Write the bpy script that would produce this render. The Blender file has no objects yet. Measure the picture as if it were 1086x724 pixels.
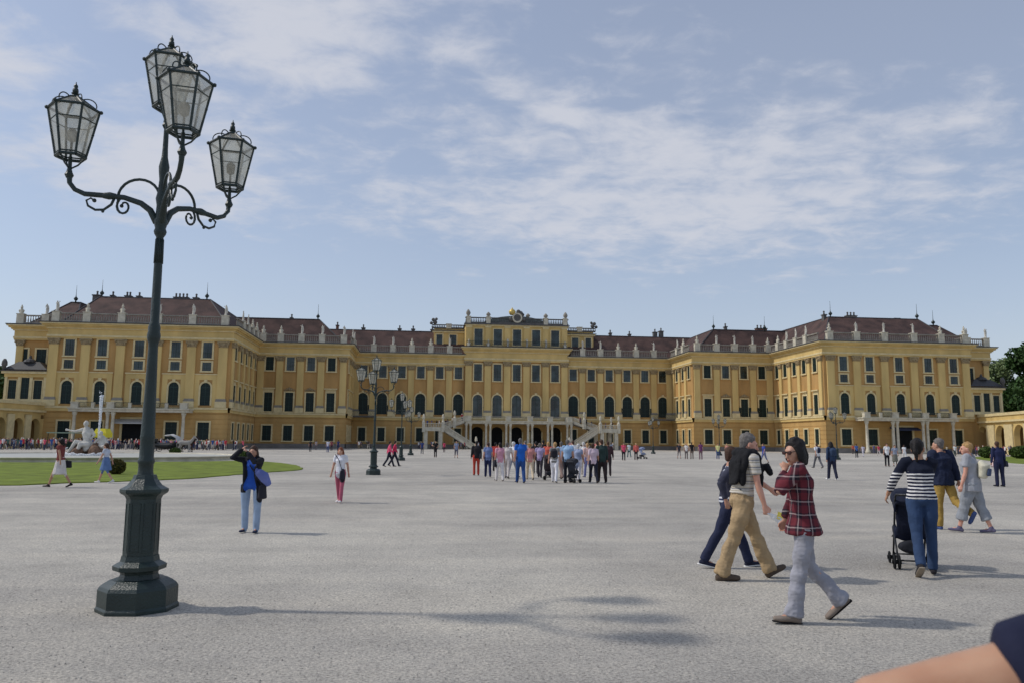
import bpy, bmesh, math, random
import numpy as np
from mathutils import Vector, Matrix, noise
random.seed(11)
R = math.radians; PI = math.pi
sc = bpy.context.scene
col = sc.collection
# ------------------------------------------------------------------ camera
FPX = 825.0; PITCH = .1283; ROLL = .0079; YAW = .1158
CAM = Vector((-22.41, -145.67, 1.6))
c_, s_ = math.cos(YAW), math.sin(YAW)
RT = Vector((c_, -s_, 0)); FH = Vector((s_, c_, 0)); UP = Vector((0, 0, 1))
FW = FH * math.cos(PITCH) + UP * math.sin(PITCH)
UU = -FH * math.sin(PITCH) + UP * math.cos(PITCH)
r2 = RT * math.cos(ROLL) + UU * math.sin(ROLL)
u2 = -RT * math.sin(ROLL) + UU * math.cos(ROLL)
cd = bpy.data.cameras.new('camera'); cam = bpy.data.objects.new('camera', cd); col.objects.link(cam)
M = Matrix((r2, u2, -FW)).transposed().to_4x4(); M.translation = CAM
cam.matrix_world = M
cd.sensor_width = 36; cd.lens = FPX / 1086 * 36; cd.clip_end = 9000; cd.clip_start = .05
cd.dof.use_dof = True; cd.dof.focus_distance = 14; cd.dof.aperture_fstop = 5.6
sc.camera = cam
def gp(x, y, z=0.0):
    d = FW + r2 * ((x - 543) / FPX) + u2 * ((362 - y) / FPX)
    return CAM + d * ((z - CAM.z) / d.z)
def at_d(x, D, z=0.0):
    """point on the ground at forward distance D in the direction of photo column x"""
    lat = (x - 543) / FPX * D
    p = CAM + FH * D + RT * lat; p.z = z
    return p
# ------------------------------------------------------------------ materials
def srgb(r, g, b):
    f = lambda v: ((v / 255 + .055) / 1.055) ** 2.4 if v / 255 > .04045 else v / 255 / 12.92
    return (f(r), f(g), f(b), 1)
def nd(nt, t, **kw):
    n = nt.nodes.new(t)
    for k, v in kw.items(): setattr(n, k, v)
    return n
def base_mat(name, rough=.8, metallic=0, spec=.3):
    m = bpy.data.materials.new(name); m.use_nodes = True
    b = m.node_tree.nodes['Principled BSDF']
    b.inputs['Roughness'].default_value = rough; b.inputs['Metallic'].default_value = metallic
    b.inputs['Specular IOR Level'].default_value = spec
    return m, m.node_tree, b
def ramp(nt, fac, stops):
    r = nd(nt, 'ShaderNodeValToRGB'); e = r.color_ramp.elements
    e[0].position, e[0].color = stops[0]; e[1].position, e[1].color = stops[-1]
    for p, c in stops[1:-1]:
        q = e.new(p); q.color = c
    nt.links.new(fac, r.inputs[0]); return r.outputs[0]
def noisy(name, c, var=.18, scale=2.0, rough=.85, metallic=0, bump=.0, bscale=20, spec=.3, detail=6, streak=0):
    """plain colour broken up by two octaves of noise, optional bump and vertical streaks"""
    m, nt, b = base_mat(name, rough, metallic, spec)
    tc = nd(nt, 'ShaderNodeTexCoord')
    n = nd(nt, 'ShaderNodeTexNoise'); n.inputs['Scale'].default_value = scale; n.inputs['Detail'].default_value = detail
    src = tc.outputs['Object']
    if streak:
        mp = nd(nt, 'ShaderNodeMapping'); mp.inputs['Scale'].default_value = (1, 1, streak)
        nt.links.new(src, mp.inputs[0]); src2 = mp.outputs[0]
    else: src2 = src
    nt.links.new(src2, n.inputs[0])
    lo = tuple(v * (1 - var) for v in c[:3]) + (1,); hi = tuple(min(1, v * (1 + var)) for v in c[:3]) + (1,)
    nt.links.new(ramp(nt, n.outputs['Fac'], [(.3, lo), (.7, hi)]), b.inputs['Base Color'])
    if bump:
        n2 = nd(nt, 'ShaderNodeTexNoise'); n2.inputs['Scale'].default_value = bscale; n2.inputs['Detail'].default_value = 4
        nt.links.new(src, n2.inputs[0])
        bp = nd(nt, 'ShaderNodeBump'); bp.inputs['Strength'].default_value = bump; bp.inputs['Distance'].default_value = .02
        nt.links.new(n2.outputs['Fac'], bp.inputs['Height']); nt.links.new(bp.outputs[0], b.inputs['Normal'])
    return m
M_ = {}
M_['ochre'] = noisy('ochre_stucco', srgb(186, 147, 93), .22, .35, .9, bump=.3, bscale=6, streak=.35)
M_['ochre2'] = noisy('ochre_ground_floor', srgb(189, 153, 97), .2, .4, .9, bump=.3, bscale=6, streak=.35)
M_['yellow'] = noisy('yellow_stucco', srgb(211, 183, 121), .17, .4, .9, bump=.2, bscale=8, streak=.3)
M_['cream'] = noisy('cream_frame', srgb(216, 198, 152), .12, 1.5, .85)
M_['stone'] = noisy('grey_stone', srgb(146, 140, 130), .2, 1.2, .9, bump=.4, bscale=10)
M_['white_stone'] = noisy('white_stone', srgb(200, 193, 174), .2, 1.4, .85, bump=.4, bscale=12)
M_['capital'] = noisy('weathered_capital', srgb(158, 140, 108), .3, 3, .95)
M_['plinth'] = noisy('grey_plinth', srgb(128, 124, 120), .15, 1, .9)
M_['dark_stone'] = noisy('dark_weathered_stone', srgb(98, 96, 94), .25, 1.5, .9)
M_['lead'] = noisy('lead_flashing', srgb(70, 70, 72), .15, 2, .6)
M_['copper'] = noisy('grey_green_roof', srgb(112, 122, 118), .12, 1, .6)
M_['gold'] = noisy('gilt', srgb(204, 178, 104), .15, 4, .45, metallic=.4)
M_['shutter'] = noisy('green_louvred_shutter', srgb(20, 38, 36), .2, 4, .5)
M_['muntin'] = noisy('window_bars', srgb(42, 62, 58), .1, 4, .5)
M_['dark'] = noisy('dark_interior', srgb(22, 24, 26), .2, 2, .9)
M_['brick'] = noisy('chimney_brick', srgb(120, 84, 70), .25, 4, .9)
M_['awning'] = noisy('canvas', srgb(190, 190, 188), .08, 3, .8)
def glass_dark():
    m, nt, b = base_mat('window_glass', .12, 0, .6)
    tc = nd(nt, 'ShaderNodeTexCoord'); n = nd(nt, 'ShaderNodeTexNoise'); n.inputs['Scale'].default_value = .42
    nt.links.new(tc.outputs['Object'], n.inputs[0])
    nt.links.new(ramp(nt, n.outputs['Fac'], [(.4, srgb(12, 20, 22)), (.62, srgb(52, 68, 72))]), b.inputs['Base Color'])
    return m
M_['glass'] = glass_dark()
def roof_mat():
    m, nt, b = base_mat('brown_tiles', .8)
    tc = nd(nt, 'ShaderNodeTexCoord')
    w = nd(nt, 'ShaderNodeTexWave'); w.bands_direction = 'Z'; w.inputs['Scale'].default_value = 2.2; w.inputs['Distortion'].default_value = .4
    n = nd(nt, 'ShaderNodeTexNoise'); n.inputs['Scale'].default_value = .5; n.inputs['Detail'].default_value = 8
    nt.links.new(tc.outputs['Object'], w.inputs[0]); nt.links.new(tc.outputs['Object'], n.inputs[0])
    c = ramp(nt, n.outputs['Fac'], [(.3, srgb(66, 51, 48)), (.7, srgb(102, 78, 71))])
    mx = nd(nt, 'ShaderNodeMix', data_type='RGBA', blend_type='MULTIPLY'); mx.inputs[0].default_value = .35
    nt.links.new(c, mx.inputs[6]); nt.links.new(w.outputs['Color'], mx.inputs[7])
    nt.links.new(mx.outputs[2], b.inputs['Base Color'])
    bp = nd(nt, 'ShaderNodeBump'); bp.inputs['Strength'].default_value = .5; bp.inputs['Distance'].default_value = .05
    nt.links.new(w.outputs['Fac'], bp.inputs['Height']); nt.links.new(bp.outputs[0], b.inputs['Normal'])
    return m
M_['roof'] = roof_mat()
def gravel_mat():
    m, nt, b = base_mat('gravel', .95, 0, .15)
    tc = nd(nt, 'ShaderNodeTexCoord'); P = tc.outputs['Object']
    def nz(s, d=6, r=.5):
        n = nd(nt, 'ShaderNodeTexNoise'); n.inputs['Scale'].default_value = s; n.inputs['Detail'].default_value = d
        n.inputs['Roughness'].default_value = r; nt.links.new(P, n.inputs[0]); return n.outputs['Fac']
    big = nz(.11, 6, .6); mid = nz(.9, 6, .6); fine = nz(38, 6, .75); sp = nz(90, 2, .6)
    vo = nd(nt, 'ShaderNodeTexVoronoi'); vo.inputs['Scale'].default_value = 55; nt.links.new(P, vo.inputs[0])
    cb = ramp(nt, big, [(.32, srgb(164, 160, 153)), (.5, srgb(180, 175, 167)), (.68, srgb(196, 191, 181))])
    cm = ramp(nt, mid, [(.3, (.8, .8, .8, 1)), (.5, (.95, .95, .95, 1)), (.72, (1.1, 1.09, 1.06, 1))])
    cf = ramp(nt, fine, [(.3, (.22, .22, .23, 1)), (.47, (.9, .9, .9, 1)), (.68, (1.5, 1.49, 1.45, 1))])
    mpt = nd(nt, 'ShaderNodeMapping'); mpt.inputs['Scale'].default_value = (.12, 1.1, 1); mpt.inputs['Rotation'].default_value = (0, 0, .25); nt.links.new(P, mpt.inputs[0])
    trk = nd(nt, 'ShaderNodeTexNoise'); trk.inputs['Scale'].default_value = .9; trk.inputs['Detail'].default_value = 5; nt.links.new(mpt.outputs[0], trk.inputs[0])
    ctrk = ramp(nt, trk.outputs['Fac'], [(.35, (.92, .92, .925, 1)), (.5, (1, 1, 1, 1)), (.68, (1.1, 1.09, 1.065, 1))])
    med = nz(11, 5, .7); cmed = ramp(nt, med, [(.3, (.62, .62, .63, 1)), (.5, (1, 1, 1, 1)), (.7, (1.22, 1.21, 1.18, 1))])
    def mul(a, c, f=1):
        mx = nd(nt, 'ShaderNodeMix', data_type='RGBA', blend_type='MULTIPLY'); mx.inputs[0].default_value = f
        nt.links.new(a, mx.inputs[6]); nt.links.new(c, mx.inputs[7]); return mx.outputs[2]
    cv = ramp(nt, vo.outputs['Color'], [(.0, (.55, .55, .56, 1)), (.3, (.95, .95, .95, 1)), (1, (1.18, 1.17, 1.14, 1))])
    nt.links.new(mul(mul(mul(mul(mul(cb, ctrk), cm, .8), cmed, .45), cf, .95), cv, .6), b.inputs['Base Color'])
    bp = nd(nt, 'ShaderNodeBump'); bp.inputs['Strength'].default_value = .6; bp.inputs['Distance'].default_value = .022
    ad = nd(nt, 'ShaderNodeMath', operation='ADD'); nt.links.new(fine, ad.inputs[0]); nt.links.new(sp, ad.inputs[1])
    bp2 = nd(nt, 'ShaderNodeBump'); bp2.inputs['Strength'].default_value = .5; bp2.inputs['Distance'].default_value = .12
    nt.links.new(mid, bp2.inputs['Height'])
    nt.links.new(ad.outputs[0], bp.inputs['Height']); nt.links.new(bp2.outputs[0], bp.inputs['Normal'])
    nt.links.new(bp.outputs[0], b.inputs['Normal'])
    return m
M_['gravel'] = gravel_mat()
M_['grass'] = noisy('lawn_grass', srgb(106, 120, 38), .38, 1.1, .95, bump=.8, bscale=40, detail=8)
M_['iron'] = noisy('green_painted_iron', srgb(30, 46, 44), .22, 5, .42, bump=.35, bscale=60, spec=.5)
M_['leaf_dark'] = noisy('dark_leaves', srgb(52, 78, 34), .55, 1.1, .7)
M_['leaf_light'] = noisy('pale_leaves', srgb(112, 128, 84), .4, 1.1, .7)
M_['box_leaf'] = noisy('boxwood_leaves', srgb(66, 84, 34), .5, 6, .7)
M_['bark'] = noisy('bark', srgb(80, 68, 56), .3, 6, .95)
def simple(name, r, g, b, rough=.85, var=.12, scale=9, bump=.25, bscale=30, **k):
    if name not in M_: M_[name] = noisy(name, srgb(r, g, b), var, scale, rough, bump=bump, bscale=bscale, **k)
    return M_[name]
def skin_mat(name, r, g, b):
    m, nt, bs = base_mat(name, .5, 0, .4)
    tc = nd(nt, 'ShaderNodeTexCoord'); n = nd(nt, 'ShaderNodeTexNoise'); n.inputs['Scale'].default_value = 14; n.inputs['Detail'].default_value = 6
    nt.links.new(tc.outputs['Object'], n.inputs[0])
    nt.links.new(ramp(nt, n.outputs['Fac'], [(.3, srgb(int(r * .93), int(g * .88), int(b * .86))), (.7, srgb(min(255, r + 6), min(255, g + 6), b + 6))]), bs.inputs['Base Color'])
    bs.inputs['Subsurface Weight'].default_value = .12; bs.inputs['Subsurface Radius'].default_value = (.012, .005, .003); bs.inputs['Subsurface Scale'].default_value = 1
    n2 = nd(nt, 'ShaderNodeTexNoise'); n2.inputs['Scale'].default_value = 260; nt.links.new(tc.outputs['Object'], n2.inputs[0])
    bp = nd(nt, 'ShaderNodeBump'); bp.inputs['Strength'].default_value = .25; bp.inputs['Distance'].default_value = .001
    nt.links.new(n2.outputs['Fac'], bp.inputs['Height']); nt.links.new(bp.outputs[0], bs.inputs['Normal'])
    M_[name] = m; return m
skin_mat('skin_light', 196, 152, 128); skin_mat('skin_tan', 182, 140, 112); skin_mat('skin_pink', 212, 160, 138)
def bands_mat(name, stops, period, rough=.9, axis='Z', off=0.0):
    """horizontal stripes: stops = [(pos,color)] over one period, constant interpolation"""
    m, nt, b = base_mat(name, rough)
    tc = nd(nt, 'ShaderNodeTexCoord'); sp = nd(nt, 'ShaderNodeSeparateXYZ'); nt.links.new(tc.outputs['Object'], sp.inputs[0])
    n = nd(nt, 'ShaderNodeTexNoise'); n.inputs['Scale'].default_value = 6; nt.links.new(tc.outputs['Object'], n.inputs[0])
    a0 = nd(nt, 'ShaderNodeMath', operation='MULTIPLY_ADD'); a0.inputs[1].default_value = .02; nt.links.new(n.outputs['Fac'], a0.inputs[0])
    nt.links.new(sp.outputs[axis], a0.inputs[2])
    a = nd(nt, 'ShaderNodeMath', operation='MULTIPLY_ADD'); a.inputs[1].default_value = 1 / period; a.inputs[2].default_value = off + 20
    nt.links.new(a0.outputs[0], a.inputs[0])
    f = nd(nt, 'ShaderNodeMath', operation='FRACT'); nt.links.new(a.outputs[0], f.inputs[0])
    r = nd(nt, 'ShaderNodeValToRGB'); r.color_ramp.interpolation = 'CONSTANT'; e = r.color_ramp.elements
    e[0].position, e[0].color = stops[0]; e[1].position, e[1].color = stops[1]
    for p, c in stops[2:]:
        q = e.new(p); q.color = c
    nt.links.new(f.outputs[0], r.inputs[0]); nt.links.new(r.outputs[0], b.inputs['Base Color'])
    M_[name] = m; return m, nt, b, sp, r
def striped_top():
    m, nt, b, sp, r = bands_mat('navy_white_stripes', [(0, srgb(24, 30, 54)), (.55, srgb(222, 220, 218))], .042)
    # plain navy yoke above the chest
    g = nd(nt, 'ShaderNodeMath', operation='GREATER_THAN'); g.inputs[1].default_value = 1.27; nt.links.new(sp.outputs['Z'], g.inputs[0])
    mx = nd(nt, 'ShaderNodeMix', data_type='RGBA'); nt.links.new(g.outputs[0], mx.inputs[0]); nt.links.new(r.outputs[0], mx.inputs[6])
    mx.inputs[7].default_value = srgb(20, 26, 44); nt.links.new(mx.outputs[2], b.inputs['Base Color'])
striped_top()
bands_mat('polo_stripes', [(0, srgb(206, 200, 190)), (.34, srgb(166, 158, 142)), (.5, srgb(200, 194, 184)), (.66, srgb(120, 120, 126)), (.8, srgb(190, 180, 162))], .085)
bands_mat('patterned_blouse', [(0, srgb(210, 212, 220)), (.5, srgb(50, 54, 80))], .05)
def plaid_mat():
    m, nt, b = base_mat('red_plaid_cotton', .9)
    tc = nd(nt, 'ShaderNodeTexCoord'); sp = nd(nt, 'ShaderNodeSeparateXYZ'); nt.links.new(tc.outputs['Object'], sp.inputs[0])
    nz = nd(nt, 'ShaderNodeTexNoise'); nz.inputs['Scale'].default_value = 5; nt.links.new(tc.outputs['Object'], nz.inputs[0])
    def stripe(sock, per, off, stops):
        a0 = nd(nt, 'ShaderNodeMath', operation='MULTIPLY_ADD'); a0.inputs[1].default_value = .03; nt.links.new(nz.outputs['Fac'], a0.inputs[0]); nt.links.new(sock, a0.inputs[2])
        a = nd(nt, 'ShaderNodeMath', operation='MULTIPLY_ADD'); a.inputs[1].default_value = 1 / per; a.inputs[2].default_value = 20 + off; nt.links.new(a0.outputs[0], a.inputs[0])
        f = nd(nt, 'ShaderNodeMath', operation='FRACT'); nt.links.new(a.outputs[0], f.inputs[0])
        r = nd(nt, 'ShaderNodeValToRGB'); r.color_ramp.interpolation = 'CONSTANT'; e = r.color_ramp.elements
        e[0].position, e[0].color = stops[0]; e[1].position, e[1].color = stops[1]
        for p, c in stops[2:]:
            q = e.new(p); q.color = c
        nt.links.new(f.outputs[0], r.inputs[0]); return r.outputs[0]
    red = srgb(104, 38, 48); dk = srgb(40, 28, 40); wh = srgb(180, 168, 166)
    a2 = nd(nt, 'ShaderNodeMath', operation='ARCTAN2'); nt.links.new(sp.outputs['X'], a2.inputs[0]); nt.links.new(sp.outputs['Y'], a2.inputs[1])
    ad = nd(nt, 'ShaderNodeMath', operation='MULTIPLY'); ad.inputs[1].default_value = .16; nt.links.new(a2.outputs[0], ad.inputs[0])
    v = stripe(ad.outputs[0], .11, 0, [(0, red), (.42, dk), (.66, wh), (.74, dk), (.88, red)])
    h = stripe(sp.outputs['Z'], .115, .2, [(0, red), (.45, dk), (.68, wh), (.78, dk), (.9, red)])
    mx = nd(nt, 'ShaderNodeMix', data_type='RGBA'); mx.inputs[0].default_value = .5
    nt.links.new(v, mx.inputs[6]); nt.links.new(h, mx.inputs[7]); nt.links.new(mx.outputs[2], b.inputs['Base Color'])
    M_['plaid'] = m
plaid_mat()
def lamp_glass():
    m = bpy.data.materials.new('milky_lamp_glass'); m.use_nodes = True; nt = m.node_tree; nt.nodes.clear()
    o = nd(nt, 'ShaderNodeOutputMaterial'); t = nd(nt, 'ShaderNodeBsdfTransparent'); t.inputs[0].default_value = (.86, .88, .86, 1)
    g = nd(nt, 'ShaderNodeBsdfGlossy'); g.inputs['Roughness'].default_value = .12
    tr = nd(nt, 'ShaderNodeBsdfTranslucent'); tr.inputs[0].default_value = (.8, .78, .7, 1)
    df = nd(nt, 'ShaderNodeBsdfDiffuse'); df.inputs[0].default_value = (.62, .6, .53, 1)
    a = nd(nt, 'ShaderNodeMixShader'); a.inputs[0].default_value = .5; nt.links.new(tr.outputs[0], a.inputs[1]); nt.links.new(df.outputs[0], a.inputs[2])
    tc = nd(nt, 'ShaderNodeTexCoord'); n = nd(nt, 'ShaderNodeTexNoise'); n.inputs['Scale'].default_value = 7; nt.links.new(tc.outputs['Object'], n.inputs[0])
    mr = nd(nt, 'ShaderNodeMapRange'); mr.inputs['From Min'].default_value = .35; mr.inputs['From Max'].default_value = .7; mr.inputs['To Min'].default_value = .38; mr.inputs['To Max'].default_value = .72
    nt.links.new(n.outputs['Fac'], mr.inputs[0])
    b = nd(nt, 'ShaderNodeMixShader'); nt.links.new(mr.outputs[0], b.inputs[0]); nt.links.new(t.outputs[0], b.inputs[1]); nt.links.new(a.outputs[0], b.inputs[2])
    lw = nd(nt, 'ShaderNodeLayerWeight'); lw.inputs[0].default_value = .15
    c = nd(nt, 'ShaderNodeMixShader'); nt.links.new(lw.outputs['Facing'], c.inputs[0]); nt.links.new(b.outputs[0], c.inputs[1]); nt.links.new(g.outputs[0], c.inputs[2])
    f = nd(nt, 'ShaderNodeMath', operation='MULTIPLY'); f.inputs[1].default_value = .35; nt.links.new(lw.outputs['Facing'], f.inputs[0]); nt.links.new(f.outputs[0], c.inputs[0])
    nt.links.new(c.outputs[0], o.inputs[0]); M_['lampglass'] = m
lamp_glass()
def thin_white(name, c, a):
    m = bpy.data.materials.new(name); m.use_nodes = True; nt = m.node_tree; nt.nodes.clear()
    o = nd(nt, 'ShaderNodeOutputMaterial'); t = nd(nt, 'ShaderNodeBsdfTransparent'); d = nd(nt, 'ShaderNodeBsdfDiffuse'); d.inputs[0].default_value = c
    n = nd(nt, 'ShaderNodeTexNoise'); n.inputs['Scale'].default_value = 12; tc = nd(nt, 'ShaderNodeTexCoord'); nt.links.new(tc.outputs['Object'], n.inputs[0])
    mr = nd(nt, 'ShaderNodeMapRange'); mr.inputs['From Min'].default_value = .35; mr.inputs['From Max'].default_value = .65; mr.inputs['To Min'].default_value = a * .5; mr.inputs['To Max'].default_value = min(1, a * 1.5)
    nt.links.new(n.outputs['Fac'], mr.inputs[0])
    x = nd(nt, 'ShaderNodeMixShader'); nt.links.new(mr.outputs[0], x.inputs[0]); nt.links.new(t.outputs[0], x.inputs[1]); nt.links.new(d.outputs[0], x.inputs[2]); nt.links.new(x.outputs[0], o.inputs[0])
    M_[name] = m
thin_white('water_jet', (.9, .92, .95, 1), .55); thin_white('plastic_bag', (.85, .86, .88, 1), .55)
def water_mat():
    m, nt, b = base_mat('pool_water', .12, 0, .6)
    n = nd(nt, 'ShaderNodeTexNoise'); n.inputs['Scale'].default_value = 3; tc = nd(nt, 'ShaderNodeTexCoord'); nt.links.new(tc.outputs['Object'], n.inputs[0])
    b.inputs['Base Color'].default_value = srgb(176, 176, 168); b.inputs['Roughness'].default_value = .5
    bp = nd(nt, 'ShaderNodeBump'); bp.inputs['Strength'].default_value = .4; bp.inputs['Distance'].default_value = .1
    nt.links.new(n.outputs['Fac'], bp.inputs['Height']); nt.links.new(bp.outputs[0], b.inputs['Normal']); M_['water'] = m
water_mat()
# ------------------------------------------------------------------ mesh builder
def new_obj(name, me, parent=None):
    o = bpy.data.objects.new(name, me); col.objects.link(o)
    if parent: o.parent = parent
    return o
def wloc(p):
    v = Vector((0, 0, 0))
    while p: v += p.location; p = p.parent
    return v
def tag(o, label=None, cat=None, group=None, kind=None):
    if label: o['label'] = label
    if cat: o['category'] = cat
    if group: o['group'] = group
    if kind: o['kind'] = kind
    return o
def empty(name, loc=(0, 0, 0), label=None, cat=None, group=None, rz=0):
    o = bpy.data.objects.new(name, None); col.objects.link(o); o.location = loc; o.rotation_euler.z = rz; o.empty_display_size = .2
    return tag(o, label, cat, group)
def copy_tree(o, parent=None):
    c = o.copy(); col.objects.link(c); c.parent = parent
    for ch in list(o.children): copy_tree(ch, c)
    return c
class MB:
    def __init__(s): s.v = []; s.f = []; s.m = []; s.mats = []; s.cur = 0
    def mat(s, m):
        m = M_[m] if isinstance(m, str) else m
        if m not in s.mats: s.mats.append(m)
        s.cur = s.mats.index(m); return s
    def add(s, vs, fs):
        k = len(s.v); s.v += [tuple(p) for p in vs]; s.f += [tuple(i + k for i in f) for f in fs]; s.m += [s.cur] * len(fs)
    def hexa(s, p):  # 8 points: bottom 4 ccw, top 4 ccw
        s.add(p, [(3, 2, 1, 0), (4, 5, 6, 7), (0, 1, 5, 4), (1, 2, 6, 5), (2, 3, 7, 6), (3, 0, 4, 7)])
    def box(s, x0, x1, y0, y1, z0, z1):
        s.hexa([(x0, y0, z0), (x1, y0, z0), (x1, y1, z0), (x0, y1, z0), (x0, y0, z1), (x1, y0, z1), (x1, y1, z1), (x0, y1, z1)])
    def lathe(s, c, prof, n=12, rot=0, tilt=None):
        vs = []; fs = []
        for r, z in prof:
            for i in range(n):
                a = rot + 2 * PI * i / n; vs.append((c[0] + r * math.cos(a), c[1] + r * math.sin(a), c[2] + z))
        for k in range(len(prof) - 1):
            for i in range(n):
                j = (i + 1) % n; fs.append((k * n + i, k * n + j, (k + 1) * n + j, (k + 1) * n + i))
        fs.append(tuple(range(n - 1, -1, -1))); fs.append(tuple((len(prof) - 1) * n + i for i in range(n)))
        s.add(vs, fs)
    def loft(s, pts, ra, rb=None, ref=(1, 0, 0), n=10, cap=.5):
        """tube of elliptical rings through pts, rounded ends"""
        P = [Vector(p) for p in pts]; rb = rb or ra; ref = Vector(ref)
        if len(P) == 1: return
        T = []
        for i in range(len(P)):
            a = P[max(0, i - 1)]; b = P[min(len(P) - 1, i + 1)]; T.append((b - a).normalized() if (b - a).length > 1e-6 else Vector((0, 0, 1)))
        rings = []
        A0 = None
        def ring(p, t, a, b, ax):
            u = ax; v = t.cross(u)
            return [p + u * (a * math.cos(2 * PI * k / n)) + v * (b * math.sin(2 * PI * k / n)) for k in range(n)]
        axs = []
        for t in T:
            u = ref - t * ref.dot(t)
            if u.length < .15:
                u = (axs[-1] if axs else Vector((0, 1, 0))); u = u - t * u.dot(t)
            axs.append(u.normalized())
        if cap:
            for q, w in ((.75, .66), (.4, .92)):
                rings.append(ring(P[0] - T[0] * (min(ra[0], rb[0]) * cap * 2 * q * .66), T[0], ra[0] * math.sqrt(max(0, 1 - q * q)), rb[0] * math.sqrt(max(0, 1 - q * q)), axs[0]))
        for i in range(len(P)): rings.append(ring(P[i], T[i], ra[i], rb[i], axs[i]))
        if cap:
            for q in (.4, .75):
                rings.append(ring(P[-1] + T[-1] * (min(ra[-1], rb[-1]) * cap * 2 * q * .66), T[-1], ra[-1] * math.sqrt(1 - q * q), rb[-1] * math.sqrt(1 - q * q), axs[-1]))
        vs = [p for r in rings for p in r]; fs = []
        for k in range(len(rings) - 1):
            for i in range(n):
                j = (i + 1) % n; fs.append((k * n + i, k * n + j, (k + 1) * n + j, (k + 1) * n + i))
        fs.append(tuple(range(n - 1, -1, -1))); fs.append(tuple((len(rings) - 1) * n + i for i in range(n)))
        s.add(vs, fs)
    def tube(s, pts, r, n=8, cap=0):
        rr = [r] * len(pts) if not hasattr(r, '__len__') else list(r)
        s.loft(pts, rr, rr, ref=(.31, .27, .91), n=n, cap=cap)
    def ball(s, c, r, n=10, m=6):
        rx, ry, rz = (r, r, r) if not hasattr(r, '__len__') else r
        s.loft([(c[0], c[1], c[2] + rz * math.sin(PI * (k / m - .5)) * .98) for k in range(m + 1)], [rx * max(.12, math.cos(PI * (k / m - .5))) for k in range(m + 1)],
               [ry * max(.12, math.cos(PI * (k / m - .5))) for k in range(m + 1)], n=n, cap=0)
    def build(s, name, parent=None, smooth=False, loc=None, local=False):
        me = bpy.data.meshes.new(name)
        o = Vector(loc) if loc is not None else (wloc(parent) if (parent and not local) else Vector((0, 0, 0)))
        if loc is None and parent is None and not local: o = Vector((0, 0, 0))
        me.from_pydata([(a - o.x, b - o.y, c - o.z) for a, b, c in s.v], [], s.f)
        for m in s.mats: me.materials.append(m)
        me.polygons.foreach_set('material_index', s.m)
        if smooth: me.polygons.foreach_set('use_smooth', [True] * len(me.polygons))
        me.update()
        ob = new_obj(name, me, parent)
        if loc is not None and parent is None: ob.location = loc
        return ob
def structure(o): o['kind'] = 'structure'; return o
# ------------------------------------------------------------------ ground, lawns
g = MB().mat('gravel')
def quad_sheet(mb, x0, x1, y0, y1, z): mb.add([(x0, y0, z), (x1, y0, z), (x1, y1, z), (x0, y1, z)], [(0, 1, 2, 3)])
quad_sheet(g, -3000, 3000, -600, 5000, 0)
structure(g.build('ground'))
rs = random.Random(8); pe = MB().mat(noisy('pebbles', srgb(160, 156, 148), .45, 9, .9))
for _ in range(4200):
    D_ = 3.2 + 13 * rs.random() ** 1.3; p = at_d(rs.uniform(-60, 1150), D_); r_ = rs.uniform(.004, .011)
    pe.add([(p.x + r_, p.y, r_ * .3), (p.x, p.y + r_ * .8, r_ * .2), (p.x - r_ * .9, p.y, r_ * .3), (p.x, p.y - r_, r_ * .2), (p.x, p.y, r_)], [(0, 1, 4), (1, 2, 4), (2, 3, 4), (3, 0, 4)])
pb = pe.build('pebbles'); pb['kind'] = 'stuff'
def poly_slab(name, pts, z, m, kind='structure'):
    mb = MB().mat(m); n = len(pts)
    mb.add([(p[0], p[1], z) for p in pts] + [(p[0], p[1], -.02) for p in pts], [tuple(range(n))] + [(i, (i + 1) % n, n + (i + 1) % n, n + i) for i in range(n)])
    o = mb.build(name); o['kind'] = kind; return o
def smooth_pts(pts, k=2):
    for _ in range(k):
        q = []
        for i in range(len(pts)):
            a, b = pts[i], pts[(i + 1) % len(pts)]
            q += [(a[0] * .75 + b[0] * .25, a[1] * .75 + b[1] * .25), (a[0] * .25 + b[0] * .75, a[1] * .25 + b[1] * .75)]
        pts = q
    return pts
POOL = at_d(95, 64); PR = 12.0
lp = [gp(x, y) for x, y in ((0, 515.5), (60, 512.5), (120, 510.5), (170, 508.7), (208, 507), (245, 503.5), (282, 500.6), (312, 498.8), (322, 497), (316, 493.5), (300, 490.8), (280, 489.3), (262, 488.4))]
lpts = [(p.x, p.y) for p in lp]
for k in range(15):
    a = R(-18 + k * 24 * 1.0) if False else R(-10 + 15 * k)
    lpts.append((POOL.x + 18 * math.cos(a), POOL.y + 15.5 * math.sin(a))) if k < 13 else None
lpts += [(-74, -88), (-78, -104), (-60, -112)]
# lawn as a ring piece in front and right of the pool
front = [(p.x, p.y) for p in lp]
lawn_pts = smooth_pts(front + [(gp(250, 488.3).x, gp(250, 488.3).y), (gp(200, 489.5).x, gp(200, 489.5).y), (gp(100, 489.8).x, gp(100, 489.8).y), (gp(0, 488.5).x, gp(0, 488.5).y), (-75, -86), (-80, -105), (-62, -116)], 2)
def ragged(pts, amp, seed):
    r_ = random.Random(seed); out_ = []
    for i in range(len(pts)):
        a, b = pts[i], pts[(i + 1) % len(pts)]; L = math.hypot(b[0] - a[0], b[1] - a[1]); n_ = max(1, int(L / .5))
        for k in range(n_): out_.append((a[0] + (b[0] - a[0]) * k / n_ + r_.uniform(-amp, amp), a[1] + (b[1] - a[1]) * k / n_ + r_.uniform(-amp, amp)))
    return out_
poly_slab('lawn', ragged(lawn_pts, .1, 3), .035, 'grass')
rl = [gp(x, y) for x, y in ((1030, 483.5), (1036, 486.5), (1060, 489.5), (1095, 492.5))]
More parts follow.
